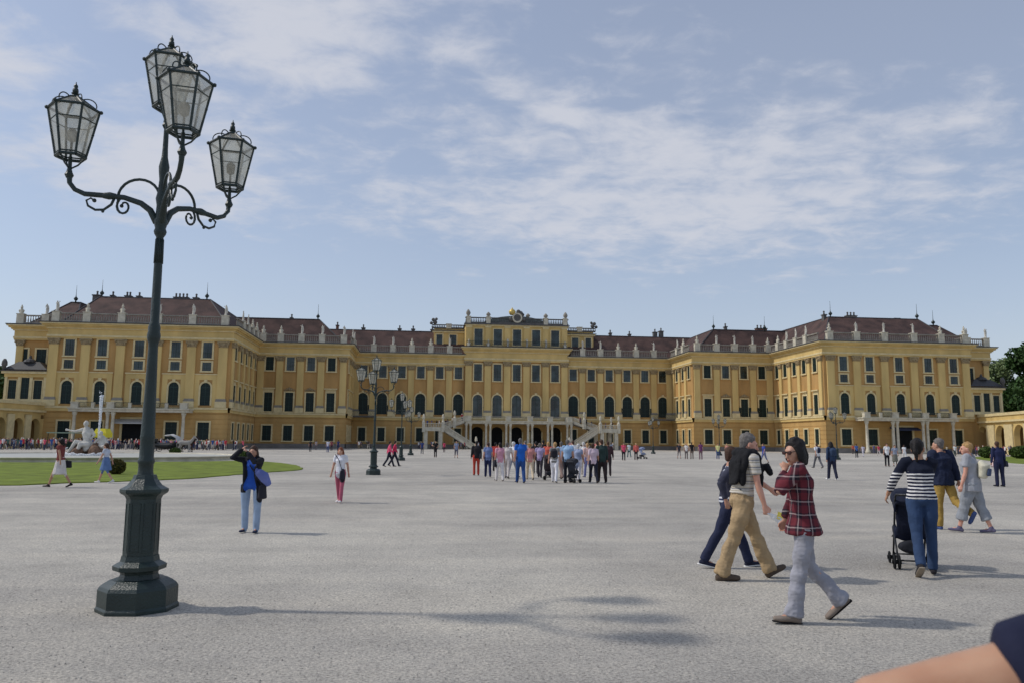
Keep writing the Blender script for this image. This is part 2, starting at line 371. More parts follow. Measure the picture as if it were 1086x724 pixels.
poly_slab('lawn', smooth_pts([(p.x, p.y) for p in rl] + [(60, -76), (95, -70), (100, -42), (75, -37)], 2), .035, 'grass')
# clipped box balls
def leaf_cloud(mb, centers, n, size, rnd, squash=1.0):
    for _ in range(n):
        c, r = rnd.choice(centers)
        while True:
            d = Vector((rnd.uniform(-1, 1), rnd.uniform(-1, 1), rnd.uniform(-1, 1)))
            if .1 < d.length < 1: break
        d = d.normalized() * (rnd.random() ** .35)
        p = Vector(c) + Vector((d.x * r, d.y * r, d.z * r * squash))
        a = Vector((rnd.gauss(0, 1), rnd.gauss(0, 1), rnd.gauss(0, 1))).normalized(); b = a.orthogonal().normalized(); cc = a.cross(b)
        s = size * rnd.uniform(.6, 1.3)
        mb.add([p + b * s, p + cc * s * .6, p - b * s, p - cc * s * .6], [(0, 1, 2, 3)])
def bush(px, feet, wpx, hpx, label, m='box_leaf'):
    p = gp(px, feet); D = (p - CAM).dot(FH); r = wpx / 2 / FPX * D; h = hpx / FPX * D
    t = empty('clipped_bush', (p.x, p.y, 0), label, 'bush', 'clipped round bushes on the lawns')
    rnd = random.Random(int(px)); mb = MB().mat(m)
    leaf_cloud(mb, [((0, 0, h * .52), r * .98)], 2600, max(.03, r * .11), rnd, h * .52 / r)
    mb.build('foliage', t, local=True)
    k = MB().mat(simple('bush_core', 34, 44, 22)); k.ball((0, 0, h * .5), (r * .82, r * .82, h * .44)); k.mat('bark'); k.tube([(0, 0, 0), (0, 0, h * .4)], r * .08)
    k.build('trunk', t, True, local=True)
bush(123, 503, 19, 16, 'round clipped bush nearest the street lamp, left of its base', simple('rusty_leaves', 84, 78, 36, var=.5, scale=6))
bush(259, 488.5, 15, 11, 'dark round bush just behind the photographing visitor in blue')
bush(185.5, 482, 12, 7.5, 'small low bush beyond the fountain rim, right of the lamp post')
bush(1047, 485.5, 16, 12, 'small ball bush at the left tip of the right-hand lawn')
bush(1084, 486, 24, 13, 'wide low bush at the right edge of the photo')
# ------------------------------------------------------------------ palace
PAL = empty('palace', (0, 37, 0), 'long yellow baroque palace with green shutters, brown roofs and rooftop statues', 'palace')
XI, XO, DI, XM, DM, DC, XC = 56.88, 88.0, 22.64, 38.13, 37.71, 36.9, 12.11
ZC, ZB = 22.07, 23.75
ZE = 19.25
class Fr:
    """facade frame: u along the wall, n outward, z up"""
    def __init__(s, o, u, n, side=1): s.o = o; s.u = u; s.nn = n; s.side = side
    def pt(s, u, n, z): return ((s.o[0] + u * s.u[0] + n * s.nn[0]) * s.side, s.o[1] + u * s.u[1] + n * s.nn[1], z)
    def box(s, mb, u0, u1, n0, n1, z0, z1):
        P = s.pt; mb.hexa([P(u0, n1, z0), P(u1, n1, z0), P(u1, n0, z0), P(u0, n0, z0), P(u0, n1, z1), P(u1, n1, z1), P(u1, n0, z1), P(u0, n0, z1)])
    def prism(s, mb, prof, n0, n1):  # prof in (u,z)
        k = len(prof); P = s.pt
        mb.add([P(u, n1, z) for u, z in prof] + [P(u, n0, z) for u, z in prof], [tuple(range(k)), tuple(range(2 * k - 1, k - 1, -1))] + [(i, (i + 1) % k, k + (i + 1) % k, k + i) for i in range(k)])
    def strip(s, mb, a, b, n0, n1):  # ring band between two profile polylines
        P = s.pt
        for i in range(len(a) - 1):
            mb.hexa([P(*(a[i][0], n1, a[i][1])), P(b[i][0], n1, b[i][1]), P(b[i][0], n0, b[i][1]), P(a[i][0], n0, a[i][1]),
                     P(a[i + 1][0], n1, a[i + 1][1]), P(b[i + 1][0], n1, b[i + 1][1]), P(b[i + 1][0], n0, b[i + 1][1]), P(a[i + 1][0], n0, a[i + 1][1])])
NWIN = [0]; stuff_mb = MB(); stuff_pane = MB()
def window(fr, u, z0, z1, w, kind='plain', pane='shutter', prio=True, fw=.3, out=.16, off=0.0):
    """frame part with a pane sub-part"""
    real = prio and NWIN[0] < 110
    fm = MB() if real else stuff_mb; pm = MB() if real else stuff_pane
    fm.mat('cream'); h = w / 2
    if off: fr = Fr((fr.o[0] + off * fr.nn[0], fr.o[1] + off * fr.nn[1]), fr.u, fr.nn, fr.side)
    if kind == 'arch':
        zs = z1 - h
        arc = lambda r: [(u + r * math.cos(a), zs + r * math.sin(a)) for a in [PI * k / 10 for k in range(11)]]
        fr.strip(fm, arc(h), arc(h + fw), 0, out)
        fr.box(fm, u - h - fw, u - h, 0, out, z0, zs); fr.box(fm, u + h, u + h + fw, 0, out, z0, zs)
        fr.prism(fm, [(u - .2, z1 - .02), (u + .2, z1 - .02), (u + .3, z1 + fw + .25), (u - .3, z1 + fw + .25)], out, out + .12)
        pro = [(u - h, z0)] + [(u + h, z0)] + arc(h)
        pm.mat(pane); fr.prism(pm, pro, 0, .045)
        pm.mat('muntin')
        fr.box(pm, u - .05, u + .05, .045, .085, z0, z1 - .05); fr.box(pm, u - h, u + h, .045, .08, zs - .06, zs + .06)
        for q in (.25, .5, .75): fr.box(pm, u - h, u + h, .045, .065, z0 + (zs - z0) * q - .02, z0 + (zs - z0) * q + .02)
    else:
        fr.box(fm, u - h - fw, u - h, 0, out, z0 - .05, z1 + .05); fr.box(fm, u + h, u + h + fw, 0, out, z0 - .05, z1 + .05)
        fr.box(fm, u - h - fw, u + h + fw, 0, out + .02, z1 + .05, z1 + fw + .02); fr.box(fm, u - h - fw - .08, u + h + fw + .08, 0, out + .12, z0 - .3, z0 - .05)
        pm.mat(pane); fr.box(pm, u - h, u + h, 0, .045, z0 - .05, z1 + .05)
        pm.mat('muntin'); fr.box(pm, u - .045, u + .045, .045, .085, z0, z1)
        nb = 3 if z1 - z0 < 3.4 else 4
        for q in range(1, nb): fr.box(pm, u - h, u + h, .045, .07, z0 + (z1 - z0) * q / nb - .03, z0 + (z1 - z0) * q / nb + .03)
        if pane == 'glass':
            for e in (-.5, .5): fr.box(pm, u + e * h - .02, u + e * h + .02, .045, .065, z0, z1)
        if kind == 'hood':
            fm.mat('cream'); fr.box(fm, u - h - fw, u + h + fw, 0, .1, z1 + fw + .05, z1 + fw + .5)
            fr.box(fm, u - h - fw - .25, u + h + fw + .25, 0, .45, z1 + fw + .5, z1 + fw + .72)
        if kind == 'crest':
            fm.mat('capital')
            for e, hh in ((-.9, .3), (-.45, .6), (0, .85), (.45, .6), (.9, .3)):
                p = fr.pt(u + e, .15, z1 + fw + .15 + hh * .4); fm.ball(p, (.28, .28, hh * .5), 6, 4)
            fm.mat('cream')
    if real:
        NWIN[0] += 1
        f = fm.build('window', PAL); pm.build('pane', f)
def pilaster(fr, u, w=1.5, z0=8.4, z1=ZE, out=.35, wide=False):
    mb = MB().mat('yellow')
    fr.box(mb, u - w / 2, u + w / 2, 0, out, z0 + .5, z1 - 1.1)
    mb.mat('stone'); fr.box(mb, u - w / 2 - .15, u + w / 2 + .15, 0, out + .14, z0, z0 + .22); fr.box(mb, u - w / 2 - .08, u + w / 2 + .08, 0, out + .07, z0 + .22, z0 + .5)
    mb.mat('cream'); fr.box(mb, u - w / 2 - .2, u + w / 2 + .2, 0, out + .18, 7.32, z0)
    mb.mat('capital')
    fr.box(mb, u - w / 2 - .06, u + w / 2 + .06, 0, out + .06, z1 - 1.1, z1 - .95)
    fr.prism(mb, [(u - w / 2, z1 - .95), (u + w / 2, z1 - .95), (u + w / 2 + .28, z1 - .2), (u - w / 2 - .28, z1 - .2)], 0, out + .12)
    for k in range(5):
        e = (k - 2) * w / 4.4; mb.ball(fr.pt(u + e, out + .14, z1 - .78 + (k % 2) * .12), (.16, .12, .22), 6, 4)
    for e in (-1, 1): mb.ball(fr.pt(u + e * (w / 2 + .12), out + .14, z1 - .38), (.22, .2, .2), 8, 4)
    fr.box(mb, u - w / 2 - .3, u + w / 2 + .3, 0, out + .26, z1 - .2, z1 - .003)
    mb.build('pilaster', PAL)
def entab(mb, fr, u0, u1, z0=ZE, z1=ZC, e0=0, e1=0):
    """stepped entablature; e0/e1 = extension factor at each end for mitred outer corners"""
    H = z1 - z0
    for (a, b, n, m) in ((0, .10, .42, 'yellow'), (.10, .22, .5, 'cream'), (.22, .58, .38, 'yellow'), (.58, .66, .6, 'cream'), (.66, .76, .82, 'yellow'), (.76, .86, 1.15, 'yellow'), (.86, .94, 1.4, 'cream'), (.94, 1.0, 1.52, 'lead')):
        mb.mat(m); fr.box(mb, u0 - e0 * n, u1 + e1 * n, 0, n, z0 + a * H, z0 + b * H)
PEDS = []
def balustrade(fr, u0, u1, peds, z0=ZC, z1=ZB, n=.55, m='stone', statues=True, closed=False, pw=1.25, step=.42):
    mb = MB().mat(m)
    fr.box(mb, u0, u1, n - .26, n + .26, z0 + .003, z0 + .32); fr.box(mb, u0, u1, n - .24, n + .24, z1 - .22, z1)
    u = u0 + step / 2
    while u < u1:
        if not any(abs(u - p) < pw / 2 for p in peds):
            x, y, _ = fr.pt(u, n, 0); hh = z1 - z0 - .54
            mb.lathe((x, y, z0 + .32), [(.09, 0), (.14, hh * .25), (.1, hh * .55), (.06, hh * .8), (.1, hh)], 6)
        u += step
    mb.mat('white_stone')
    for p in peds: fr.box(mb, p - pw / 2, p + pw / 2, n - .4, n + .4, z0 + .006, z1 + .08); fr.box(mb, p - pw / 2 - .08, p + pw / 2 + .08, n - .48, n + .48, z1 + .08, z1 + .2)
    mb.build('balustrade', PAL)
    if statues:
        for p in peds:
            x, y, _ = fr.pt(p, n, 0); PEDS.append((x, y, z1 + .2, math.atan2(fr.nn[1], fr.nn[0] * fr.side)))
def wallband(mb, fr, u0, u1, e0=0, e1=0, ground=True):
    """plinth, rusticated ground floor and stringcourse"""
    mb.mat('plinth'); fr.box(mb, u0 - e0 * .2, u1 + e1 * .2, 0, .2, 0, .95)
    mb.mat('ochre2')
    z = .95
    while z < 6.3: fr.box(mb, u0 - e0 * .1, u1 + e1 * .1, 0, .06, z + .03, z + .82); z += .87
    mb.mat('yellow'); fr.box(mb, u0 - e0 * .3, u1 + e1 * .3, 0, .3, 6.45, 6.95)
    mb.mat('cream'); fr.box(mb, u0 - e0 * .42, u1 + e1 * .42, 0, .42, 6.95, 7.3)
pier = []
for side in (-1, 1):
    near = True
    # masses
    w = MB().mat('ochre'); w.box(*sorted((side * XI, side * XO)), 0, 46, 0, ZC - .02); 
    A = Fr((XI, 0), (1, 0), (0, -1), side); B = Fr((XI, DI), (0, -1), (-1, 0), side); LB = DI
    wallband(w, A, 0, XO - XI, 1, 1); wallband(w, B, 0, LB, -1, 1)
    entab(w, A, 0, XO - XI, e0=1, e1=1); entab(w, B, 0, LB, e0=-1, e1=-.001)
    S = Fr((XO, 0), (0, 1), (1, 0), side); entab(w, S, 0, 4, e0=-.001, e1=0); wallband(w, S, 0, 4, -.001, 0)
    wx = [4.12, 9.63, 15.93, 22.23, 27.74]
    # raised yellow panels round the arched windows
    w.mat('yellow')
    for x in wx:
        for (a, b) in ((-2.05, -1.12), (1.12, 2.05)): A.box(w, x + a, x + b, 0, .1, 7.32, 13.2)
        A.box(w, x - 1.12, x + 1.12, 0, .1, 12.3, 13.2)
        w.mat('cream'); A.box(w, x - 2.15, x + 2.15, 0, .2, 13.2, 13.4); w.mat('yellow')
    w.build('wall', PAL)
    for x in wx: window(A, x, 16.25, 19.0, 1.6, pane='glass')
    for x in wx: window(A, x, 13.95, 15.42, 1.6, pane='glass')
    for x in wx: window(A, x, 7.7, 11.8, 1.75, 'arch')
    for x in wx:
        if abs(x - 15.93) > .1: window(A, x, 1.6, 4.64, 2.0, off=.06)
    by = [DI - y for y in (3.3, 7.8, 12.0, 16.3, 20.2)]
    for u in by: window(B, u, 16.25, 19.0, 1.5, prio=False)
    for u in by: window(B, u, 7.67, 11.54, 1.6, 'hood')
    for u in by: window(B, u, 1.66, 4.64, 1.5, off=.06, prio=False)
    ap = [1.35, 6.87, 12.78, 19.08, 24.99, 30.35]
    for u in ap: pilaster(A, u, 1.5 if 2 < u < 30 else 1.55)
    bp_ = [DI - y for y in (1.0, 5.6, 9.9, 14.15, 18.25, 22.0)]
    for u in bp_[:5]: pilaster(B, u, 1.15)
    balustrade(A, .5, XO - XI - .5, [1.2, 6.87, 12.78, 19.08, 24.99, 30.2])
    balustrade(B, 1.5, LB - .6, [DI - y for y in (5.6, 9.9, 14.15, 18.25)] )
    balustrade(S, .8, 4, [])
    # entrance porch balcony with columns, bays 2-4
    pc = [15.93 - 9.06, 15.93 - 3.15, 15.93 + 3.15, 15.93 + 9.06]
    bal = MB().mat('white_stone'); A.box(bal, pc[0] - .9, pc[3] + .9, .42, 3.2, 6.3, 6.75); A.box(bal, pc[0] - 1.05, pc[3] + 1.05, .42, 3.4, 6.75, 6.95)
    for p in pc:
        A.box(bal, p - .6, p + .6, 2.3, 3.2, 6.95, 7.85)
        A.box(bal, p - .68, p + .68, 2.22, 3.28, 7.85, 7.97)
    for p in (pc[0] + 2.95, 15.93, pc[3] - 2.95): A.box(bal, p - .25, p + .25, 2.5, 3.0, 6.95, 7.9)
    bal.build('balcony', PAL)
    rl_ = MB().mat('iron')
    for a, b in ((pc[0] + .75, pc[1] - .75), (pc[1] + .75, pc[2] - .75), (pc[2] + .75, pc[3] - .75)):
        A.box(rl_, a, b, 2.78, 2.84, 7.9, 7.97); A.box(rl_, a, b, 2.78, 2.84, 7.05, 7.1)
        u = a
        while u < b: A.box(rl_, u - .025, u + .025, 2.79, 2.83, 7.0, 7.95); u += .2
    rl_.build('balcony_railing', PAL)
    for i, p in enumerate(pc):
        for q in ((-.45, .45) if 0 < i < 3 else (0,)):
            x, y, _ = A.pt(p + q, 2.7, 0); m = MB().mat('white_stone')
            m.lathe((x, y, 0), [(.5, 0), (.5, .5), (.36, .52), (.36, .7), (.3, .75), (.26, 5.6), (.34, 5.7), (.3, 5.8), (.42, 6.0), (.42, 6.3)], 14)
            m.build('column', PAL, True)
    d = MB().mat('dark'); A.box(d, 13.9, 17.9, .02, .15, 0, 5.0); d.mat('cream')
    A.box(d, 13.5, 13.9, .06, .35, 0, 5.3); A.box(d, 17.9, 18.3, .06, .35, 0, 5.3); A.box(d, 13.5, 18.3, .06, .4, 5.0, 5.5)
    d.build('doorway', PAL)
    if side == -1:
        aw = MB().mat('awning'); P = A.pt
        aw.hexa([P(12.6, .45, 5.0), P(19.2, .45, 5.0), P(19.2, 2.1, 4.3), P(12.6, 2.1, 4.3), P(12.6, .45, 5.15), P(19.2, .45, 5.15), P(19.2, 2.1, 4.45), P(12.6, 2.1, 4.45)][::-1])
        aw.build('awning', PAL)
    else:
        aw = MB().mat(simple('blue_canvas', 60, 66, 92)); P = A.pt
        aw.hexa([P(13, .45, 5.0), P(19, .45, 5.0), P(19, 1.6, 4.5), P(13, 1.6, 4.5), P(13, .45, 5.15), P(19, .45, 5.15), P(19, 1.6, 4.65), P(13, 1.6, 4.65)][::-1])
        aw.build('awning', PAL)
    # ---- intermediate wing
    Ci = Fr((XM, DI), (1, 0), (0, -1), side); Dd = Fr((XM, DM), (0, -1), (-1, 0), side)
    w = MB().mat('ochre'); w.box(*sorted((side * XM, side * (XI + .5))), DI, 47, 0, ZC - .03)
    wallband(w, Ci, 0, XI - XM - .02, 1, -1); wallband(w, Dd, 0, DM - DI, -1, 1)
    entab(w, Ci, 0, XI - XM, e0=1, e1=-1); entab(w, Dd, 0, DM - DI, e0=-1, e1=-.001)
    w.build('wall', PAL)
    cx = [3.3 + 4.27 * i for i in range(4)]
    for i, u in enumerate(cx): window(Ci, u, 16.25, 19.0, 1.6, pane='glass' if i % 3 else 'shutter')
    for i, u in enumerate(cx): window(Ci, u, 7.67, 11.54, 1.65, 'crest' if i in (1, 2) else 'hood')
    for u in cx: window(Ci, u, 1.6, 4.64, 1.8, off=.06)
    for u in (.85, 5.43, 9.7, 13.98, 17.9): pilaster(Ci, u, 1.35)
    balustrade(Ci, .5, XI - XM - 1.0, [.9, 5.43, 9.7, 13.98, 17.6])
    dy = [DM - y for y in (25.1, 29.2, 33.4)]
    for u in dy:
        window(Dd, u, 16.25, 19.0, 1.4, prio=False); window(Dd, u, 7.67, 11.54, 1.5, 'hood', prio=False); window(Dd, u, 1.66, 4.64, 1.4, off=.06, prio=False)
    for u in [DM - y for y in (27.1, 31.3, 35.4)]: pilaster(Dd, u, 1.1)
    balustrade(Dd, 1.5, DM - DI - .6, [DM - y for y in (27.1, 31.3)])
    # black iron window-basket planters / open shutters on two windows
    for u in cx[2 if side == 1 else 3:]:
        if side == 1:
            o = MB().mat('shutter')
            for e in (-1, 1): Ci.box(o, u + e * 1.35 - .45, u + e * 1.35 + .45, .2, .3, 7.7, 9.7)
            o.build('shutter', PAL)
    # ---- main facade half
    E = Fr((XC, DM), (1, 0), (0, -1), side)
    w = MB().mat('ochre'); w.box(*sorted((side * (XC - .5), side * (XM + .5))), DM, 52, 0, ZC - .04)
    wallband(w, E, 0, XM - XC, 0, -.3); entab(w, E, 0, XM - XC, e0=0, e1=-1)
    w.build('wall', PAL)
    ex = [1.64 + 4.41 * i for i in range(6)]
    for u in ex: window(E, u, 16.3, 19.0, 1.75, pane='glass', prio=False)
    for u in ex: window(E, u, 7.8, 12.68, 2.3, 'arch')
    for i, u in enumerate(ex): window(E, u, 1.66, 4.64, 1.6, off=.06, prio=False)
    for i in range(5): pilaster(E, 3.845 + 4.41 * i, 1.35)
    pilaster(E, 25.3, 1.3)
    balustrade(E, .9, XM - XC - 1.0, [3.845 + 4.41 * i for i in range(5)])
    if True:
        for i in ((3, 4) if side == 1 else (4, 5)):
            o = MB().mat('shutter'); u = ex[i]
            for e in (-1, 1): E.box(o, u + e * 1.7 - .5, u + e * 1.7 + .5, .2, .3, 7.7, 9.9)
            o.build('shutter', PAL)
    # corner balcony between main facade and intermediate wing
    cb = MB().mat('dark_stone'); E.box(cb, 20.4, XM - XC + .02 - .03, .45, 3.4, 7.0, 7.32); cb.mat('iron')
    E.box(cb, 20.4, XM - XC - .1, 3.3, 3.36, 8.3, 8.38)
    for k in range(28): E.box(cb, 20.5 + k * .2, 20.54 + k * .2, 3.31, 3.35, 7.32, 8.3)
    E.box(cb, 20.4, 20.46, .5, 3.3, 8.3, 8.38)
    cb.build('balcony', PAL)
    # ---- recess + low side block
    G = Fr((XO, 4), (1, 0), (0, -1), side)
    w = MB().mat('ochre'); w.box(*sorted((side * (XO - .5), side * 95.5)), 4, 44, 0, ZC - .05)
    wallband(w, G, 0, 7.5, 0, 1); entab(w, G, 0, 7.5, e0=0, e1=1)
    w.build('wall', PAL)
    window(G, 3.1, 14.6, 17.6, 1.7, prio=False); window(G, 6.0, 14.6, 17.6, 1.1, prio=False) if side == -1 else None
    pilaster(G, 6.8, 1.2); pilaster(G, .8, 1.0)
    balustrade(G, .4, 7.6, [2.6, 6.9], statues=True)
    K = Fr((XO + .02, .2), (1, 0), (0, -1), side)
    w = MB().mat('ochre2'); w.box(*sorted((side * (XO + .05), side * 95.1)), .2, 3.98, 0, 13.6)
    w.mat('cream')
    for u in (.35, 2.6, 4.6, 6.8): K.box(w, u - .22, u + .22, 0, .22, 8.4, 12.3)
    w.mat('yellow'); K.box(w, 0, 7.1, 0, .3, 12.3, 12.9); w.mat('cream'); K.box(w, -.0, 7.5, 0, .6, 12.9, 13.3); w.mat('lead'); K.box(w, 0, 7.7, 0, .75, 13.3, 13.45)
    w.mat('cream'); K.box(w, 0, 7.2, 0, .35, 7.9, 8.4)
    w.build('wall', PAL)
    for u in (1.48, 3.6, 5.7): window(K, u, 8.5, 11.7 + (.45 if u == 3.6 else 0), 1.35, fw=.15, prio=False)
    rf = MB().mat('lead'); P = K.pt
    z = 13.6; rf.hexa([P(0, .6, z), P(7.4, .6, z), P(7.4, -3.6, z), P(0, -3.6, z), P(2.0, -.9, z + 1.5), P(5.4, -.9, z + 1.5), P(5.4, -2.6, z + 1.5), P(2.0, -2.6, z + 1.5)])
    rf.lathe(P(3.7, -1.2, z + 1.4), [(1.1, 0), (.9, .4), (.3, .7), (.15, 1.2)], 10)
    rf.build('roof', PAL)
    fi = MB().mat('dark_stone'); fi.lathe(P(7.2, .3, 13.45), [(.35, 0), (.3, .7), (.5, .9), (.45, 1.5), (.2, 2.0)], 8); fi.build('urn', PAL, True)
    # ---- roofs
    def hip(e, t, z0, z1, m='roof', name='roof', ridge=True):
        mb = MB().mat(m); (x0, x1, y0, y1), (a0, a1, b0, b1) = e, t
        X = lambda v: side * v
        mb.hexa([(X(x0), y0, z0), (X(x1), y0, z0), (X(x1), y1, z0), (X(x0), y1, z0), (X(a0), b0, z1), (X(a1), b0, z1), (X(a1), b1, z1), (X(a0), b1, z1)])
        if ridge:
            mb.mat('lead')
            for p, q in (((a0, b0), (a1, b0)), ((a0, b0), (a0, b1)), ((a0, b0), (x0, y0)), ((a1, b0), (x1, y0))):
                zp, zq = z1, (z1 if q in ((a1, b0), (a0, b1)) else z0)
                mb.tube([(X(p[0]), p[1], zp + .02), (X(q[0]), q[1], zq + .02)], .13, 6)
        return mb.build(name, PAL)
    r1 = hip((XI + .9, XO - .9, .9, 46), (XI + 6.6, 83.8, 9.1, 40), ZC, 28.45)
    hip((86, 94.8, 5, 30), (88.5, 90.2, 12, 25), ZC, 27.7)
    r2_ = hip((XM + .9, XI + 8, DI + .8, 50), (45.1, XI + 9, 27.9, 44), ZC, 27.97)
    hip((11, XM + 9, DM + .8, 54), (12, XM + 9, 44.9, 50), ZC, 28.25)
    # chimneys, finials on the ridges
    def chim(x, y, z, w_=1.2, h=1.6, pots=2, m='brick'):
        mb = MB().mat(m); x *= side
        mb.box(x - w_ / 2, x + w_ / 2, y - .5, y + .5, z - 1.5, z + h); mb.mat('dark_stone'); mb.box(x - w_ / 2 - .12, x + w_ / 2 + .12, y - .62, y + .62, z + h, z + h + .2)
        for k in range(pots):
            mb.lathe((x + (k - (pots - 1) / 2) * w_ / max(1, pots) * 1.0, y, z + h + .2), [(.2, 0), (.15, .5), (.24, .62), (.1, .8)], 7)
        mb.build('chimney', PAL)
    def finial(x, y, z):
        mb = MB().mat('iron'); mb.lathe((side * x, y, z - .1), [(.22, 0), (.12, .5), (.38, .8), (.4, 1.0), (.1, 1.35), (.05, 1.7), (.025, 3.6)], 8); mb.build('finial', PAL, True)
    if side == -1:
        for x, ww, pp in ((85.3, 1.6, 1), (82.4, .7, 1), (79.5, 1.3, 2), (77.5, .9, 1), (69.6, 3.2, 4), (66.8, 1.1, 1)): chim(x, 11.5, 28.3, ww * .85, .7, pp, 'dark_stone')
        finial(64.2, 9.3, 28.4); finial(83.6, 9.3, 28.4); finial(89.4, 12, 27.6)
        chim(51.3, 29.5, 27.9, .5, .4, 1); finial(45.4, 28, 27.9); chim(43.0, 45.5, 28.2, .6, 1.0, 1)
        for x in (36.8, 24.7, 28, 20): chim(x, 46, 28.2, .8, .6, 1, 'dark_stone')
    else:
        finial(64.0, 9.3, 28.4); chim(63.2, 10.5, 28.2, .6, .8, 1, 'dark_stone'); chim(69.6, 11, 28.4, 2.2, .6, 3, 'stone'); chim(80, 11, 28.4, 1.2, .3, 0, 'dark_stone'); finial(83.8, 9.3, 28.4); finial(89.4, 12, 27.6)
        finial(45.3, 28, 27.9); chim(48.8, 29.5, 27.9, .5, .9, 1, 'dark_stone'); chim(57.6, 29.5, 27.9, 2.6, .7, 3)
        for x, h in ((25, .8), (30, .6), (36.7, 1.3), (38.3, 1.6)): chim(x, 46, 28.2, 1.0 if h > 1 else .6, h, 1, 'dark_stone')
        finial(56.9, 26, 27.6)
    # attic shoulder blocks beside the centre block
    w = MB().mat('yellow'); w.box(*sorted((side * (XC - .5), side * 19.6)), 41.5, 48, ZC, 28.6)
    F2 = Fr((XC, 41.5), (1, 0), (0, -1), side)
    w.mat('cream'); F2.box(w, 0, 7.9, 0, .4, 27.6, 28.0); w.mat('dark_stone'); F2.box(w, 0, 8.2, 0, .6, 28.0, 28.2); w.mat('ochre')
    w.build('wall', PAL)
    window(F2, 2.9, 24.6, 27.1, 1.6, prio=False, pane='glass'); window(F2, 6.2, 24.6, 27.1, 1.4, prio=False, pane='glass')
    balustrade(F2, .2, 8.0, [4.0], 28.6, 29.6, .1, 'dark_stone', statues=False)
    tr = MB().mat('dark_stone')
    for e, z_, r_ in ((0, .5, .55), (.45, 1.1, .45), (-.3, 1.3, .35), (.9, .3, .4)): tr.ball(F2.pt(7.3 + e, .1, 29.6 + z_), r_, 8, 5)
    tr.build('roof_statue', PAL, True)
# centre block
F = Fr((0, DC), (1, 0), (0, -1))
w = MB().mat('ochre'); w.box(-XC, XC, DC, 50, 0, 29.3)
wallband(w, F, -XC, XC, 0, 0)
entab(w, F, -XC, XC, 20.45, 23.92, e0=.8, e1=.8)
w.mat('yellow'); F.box(w, -XC, XC, 0, .12, 23.95, 28.8)
for sd in (-1, 1):
    w.box(*sorted((sd * XC, sd * (XC + .12))), DC, 46, 23.95, 28.8)
w.mat('cream'); F.box(w, -XC - .3, XC + .3, 0, .5, 28.8, 29.1); w.mat('dark_stone'); F.box(w, -XC - .55, XC + .55, 0, .75, 29.1, 29.35)
w.box(-XC - .4, XC + .4, DC + .01, 49, 29.31, 29.4)
w.build('wall', PAL)
for i in range(-2, 3):
    window(F, 4.6 * i, 15.9, 19.75, 1.85, 'plain', pane='glass', prio=True)
    window(F, 4.6 * i, 7.0, 12.6, 2.2, 'arch', pane='glass')
    window(F, 4.6 * i, 24.4, 28.05, 1.95, pane='glass', fw=.18, out=.2, off=.12)
for u in (-11.45, -6.9, -2.3, 2.3, 6.9, 11.45):
    pilaster(F, u, 1.5, 8.4, 20.45, .42)
    ap_ = MB().mat('yellow'); F.box(ap_, u - .65, u + .65, .12, .34, 24.0, 28.4); ap_.mat('cream'); F.box(ap_, u - .75, u + .75, .12, .42, 28.4, 28.79); ap_.build('pilaster', PAL)
balustrade(F, -XC - .3, XC + .3, [-11.6, -6.9, 6.9, 11.6], 29.4, 30.85, .2, 'dark_stone', statues=False, pw=1.0)
for u, hh in ((-11.7, 1.5), (-6.9, 1.0), (6.9, 1.0), (11.7, 1.4), (2.6, .9)):
    t_ = MB().mat('stone'); p = F.pt(u, .2, 31.05); t_.lathe(p, [(.3, 0), (.25, .1), (.5, .35 * hh), (.55, .6 * hh), (.35, .85 * hh), (.12, 1.1 * hh)], 9); t_.build('roof_statue', PAL, True)
rl_ = MB().mat('iron'); F.box(rl_, -XC, XC, .95, 1.0, 25.1, 25.17)
u = -XC
while u < XC: F.box(rl_, u - .02, u + .02, .96, .99, 23.93, 25.1); u += .24
rl_.build('roof_railing', PAL)
for u in (-11.5, -6.9, -2.3, 2.3, 6.9, 11.5):
    x, y, _ = F.pt(u, .75, 0); PEDS.append((x, y, 23.93, -PI / 2))
rf = MB().mat('copper'); N = 14
prof = [(-8.6 + 17.2 * k / N, 29.4 + 2.2 * math.sin(PI * k / N) ** .6) for k in range(N + 1)]
F.prism(rf, prof + [(8.6, 29.3), (-8.6, 29.3)], -9, -1.2); rf.build('roof', PAL)
ck = MB().mat('stone'); ckp = F.pt(0, .3, 30.6)
F.prism(ck, [(1.25 * math.cos(2 * PI * k / 20), 30.9 + 1.25 * math.sin(2 * PI * k / 20)) for k in range(20)], -.1, .5)
ck.mat('white_stone'); F.strip(ck, [(1.2 * math.cos(2 * PI * k / 20), 30.9 + 1.2 * math.sin(2 * PI * k / 20)) for k in range(21)], [(.85 * math.cos(2 * PI * k / 20), 30.9 + .85 * math.sin(2 * PI * k / 20)) for k in range(21)], .5, .62)
ck.mat('dark_stone'); F.prism(ck, [(.84 * math.cos(2 * PI * k / 20), 30.9 + .84 * math.sin(2 * PI * k / 20)) for k in range(20)], .5, .55)
ck.mat('dark_stone')
for e, zz, rr in ((-1.5, 30.6, .6), (1.5, 30.6, .6), (.3, 32.4, .55), (.9, 32.1, .5), (1.3, 31.7, .45)): ck.ball(F.pt(e, .2, zz), rr, 8, 5)
ck.build('clock', PAL)
gd = MB().mat('gold'); gd.lathe(F.pt(-1.2, .2, 31.6), [(.5, 0), (.75, .35), (.85, .8), (.6, 1.2), (.2, 1.45), (.12, 1.75)], 12); gd.build('gilt_ornament', PAL, True)
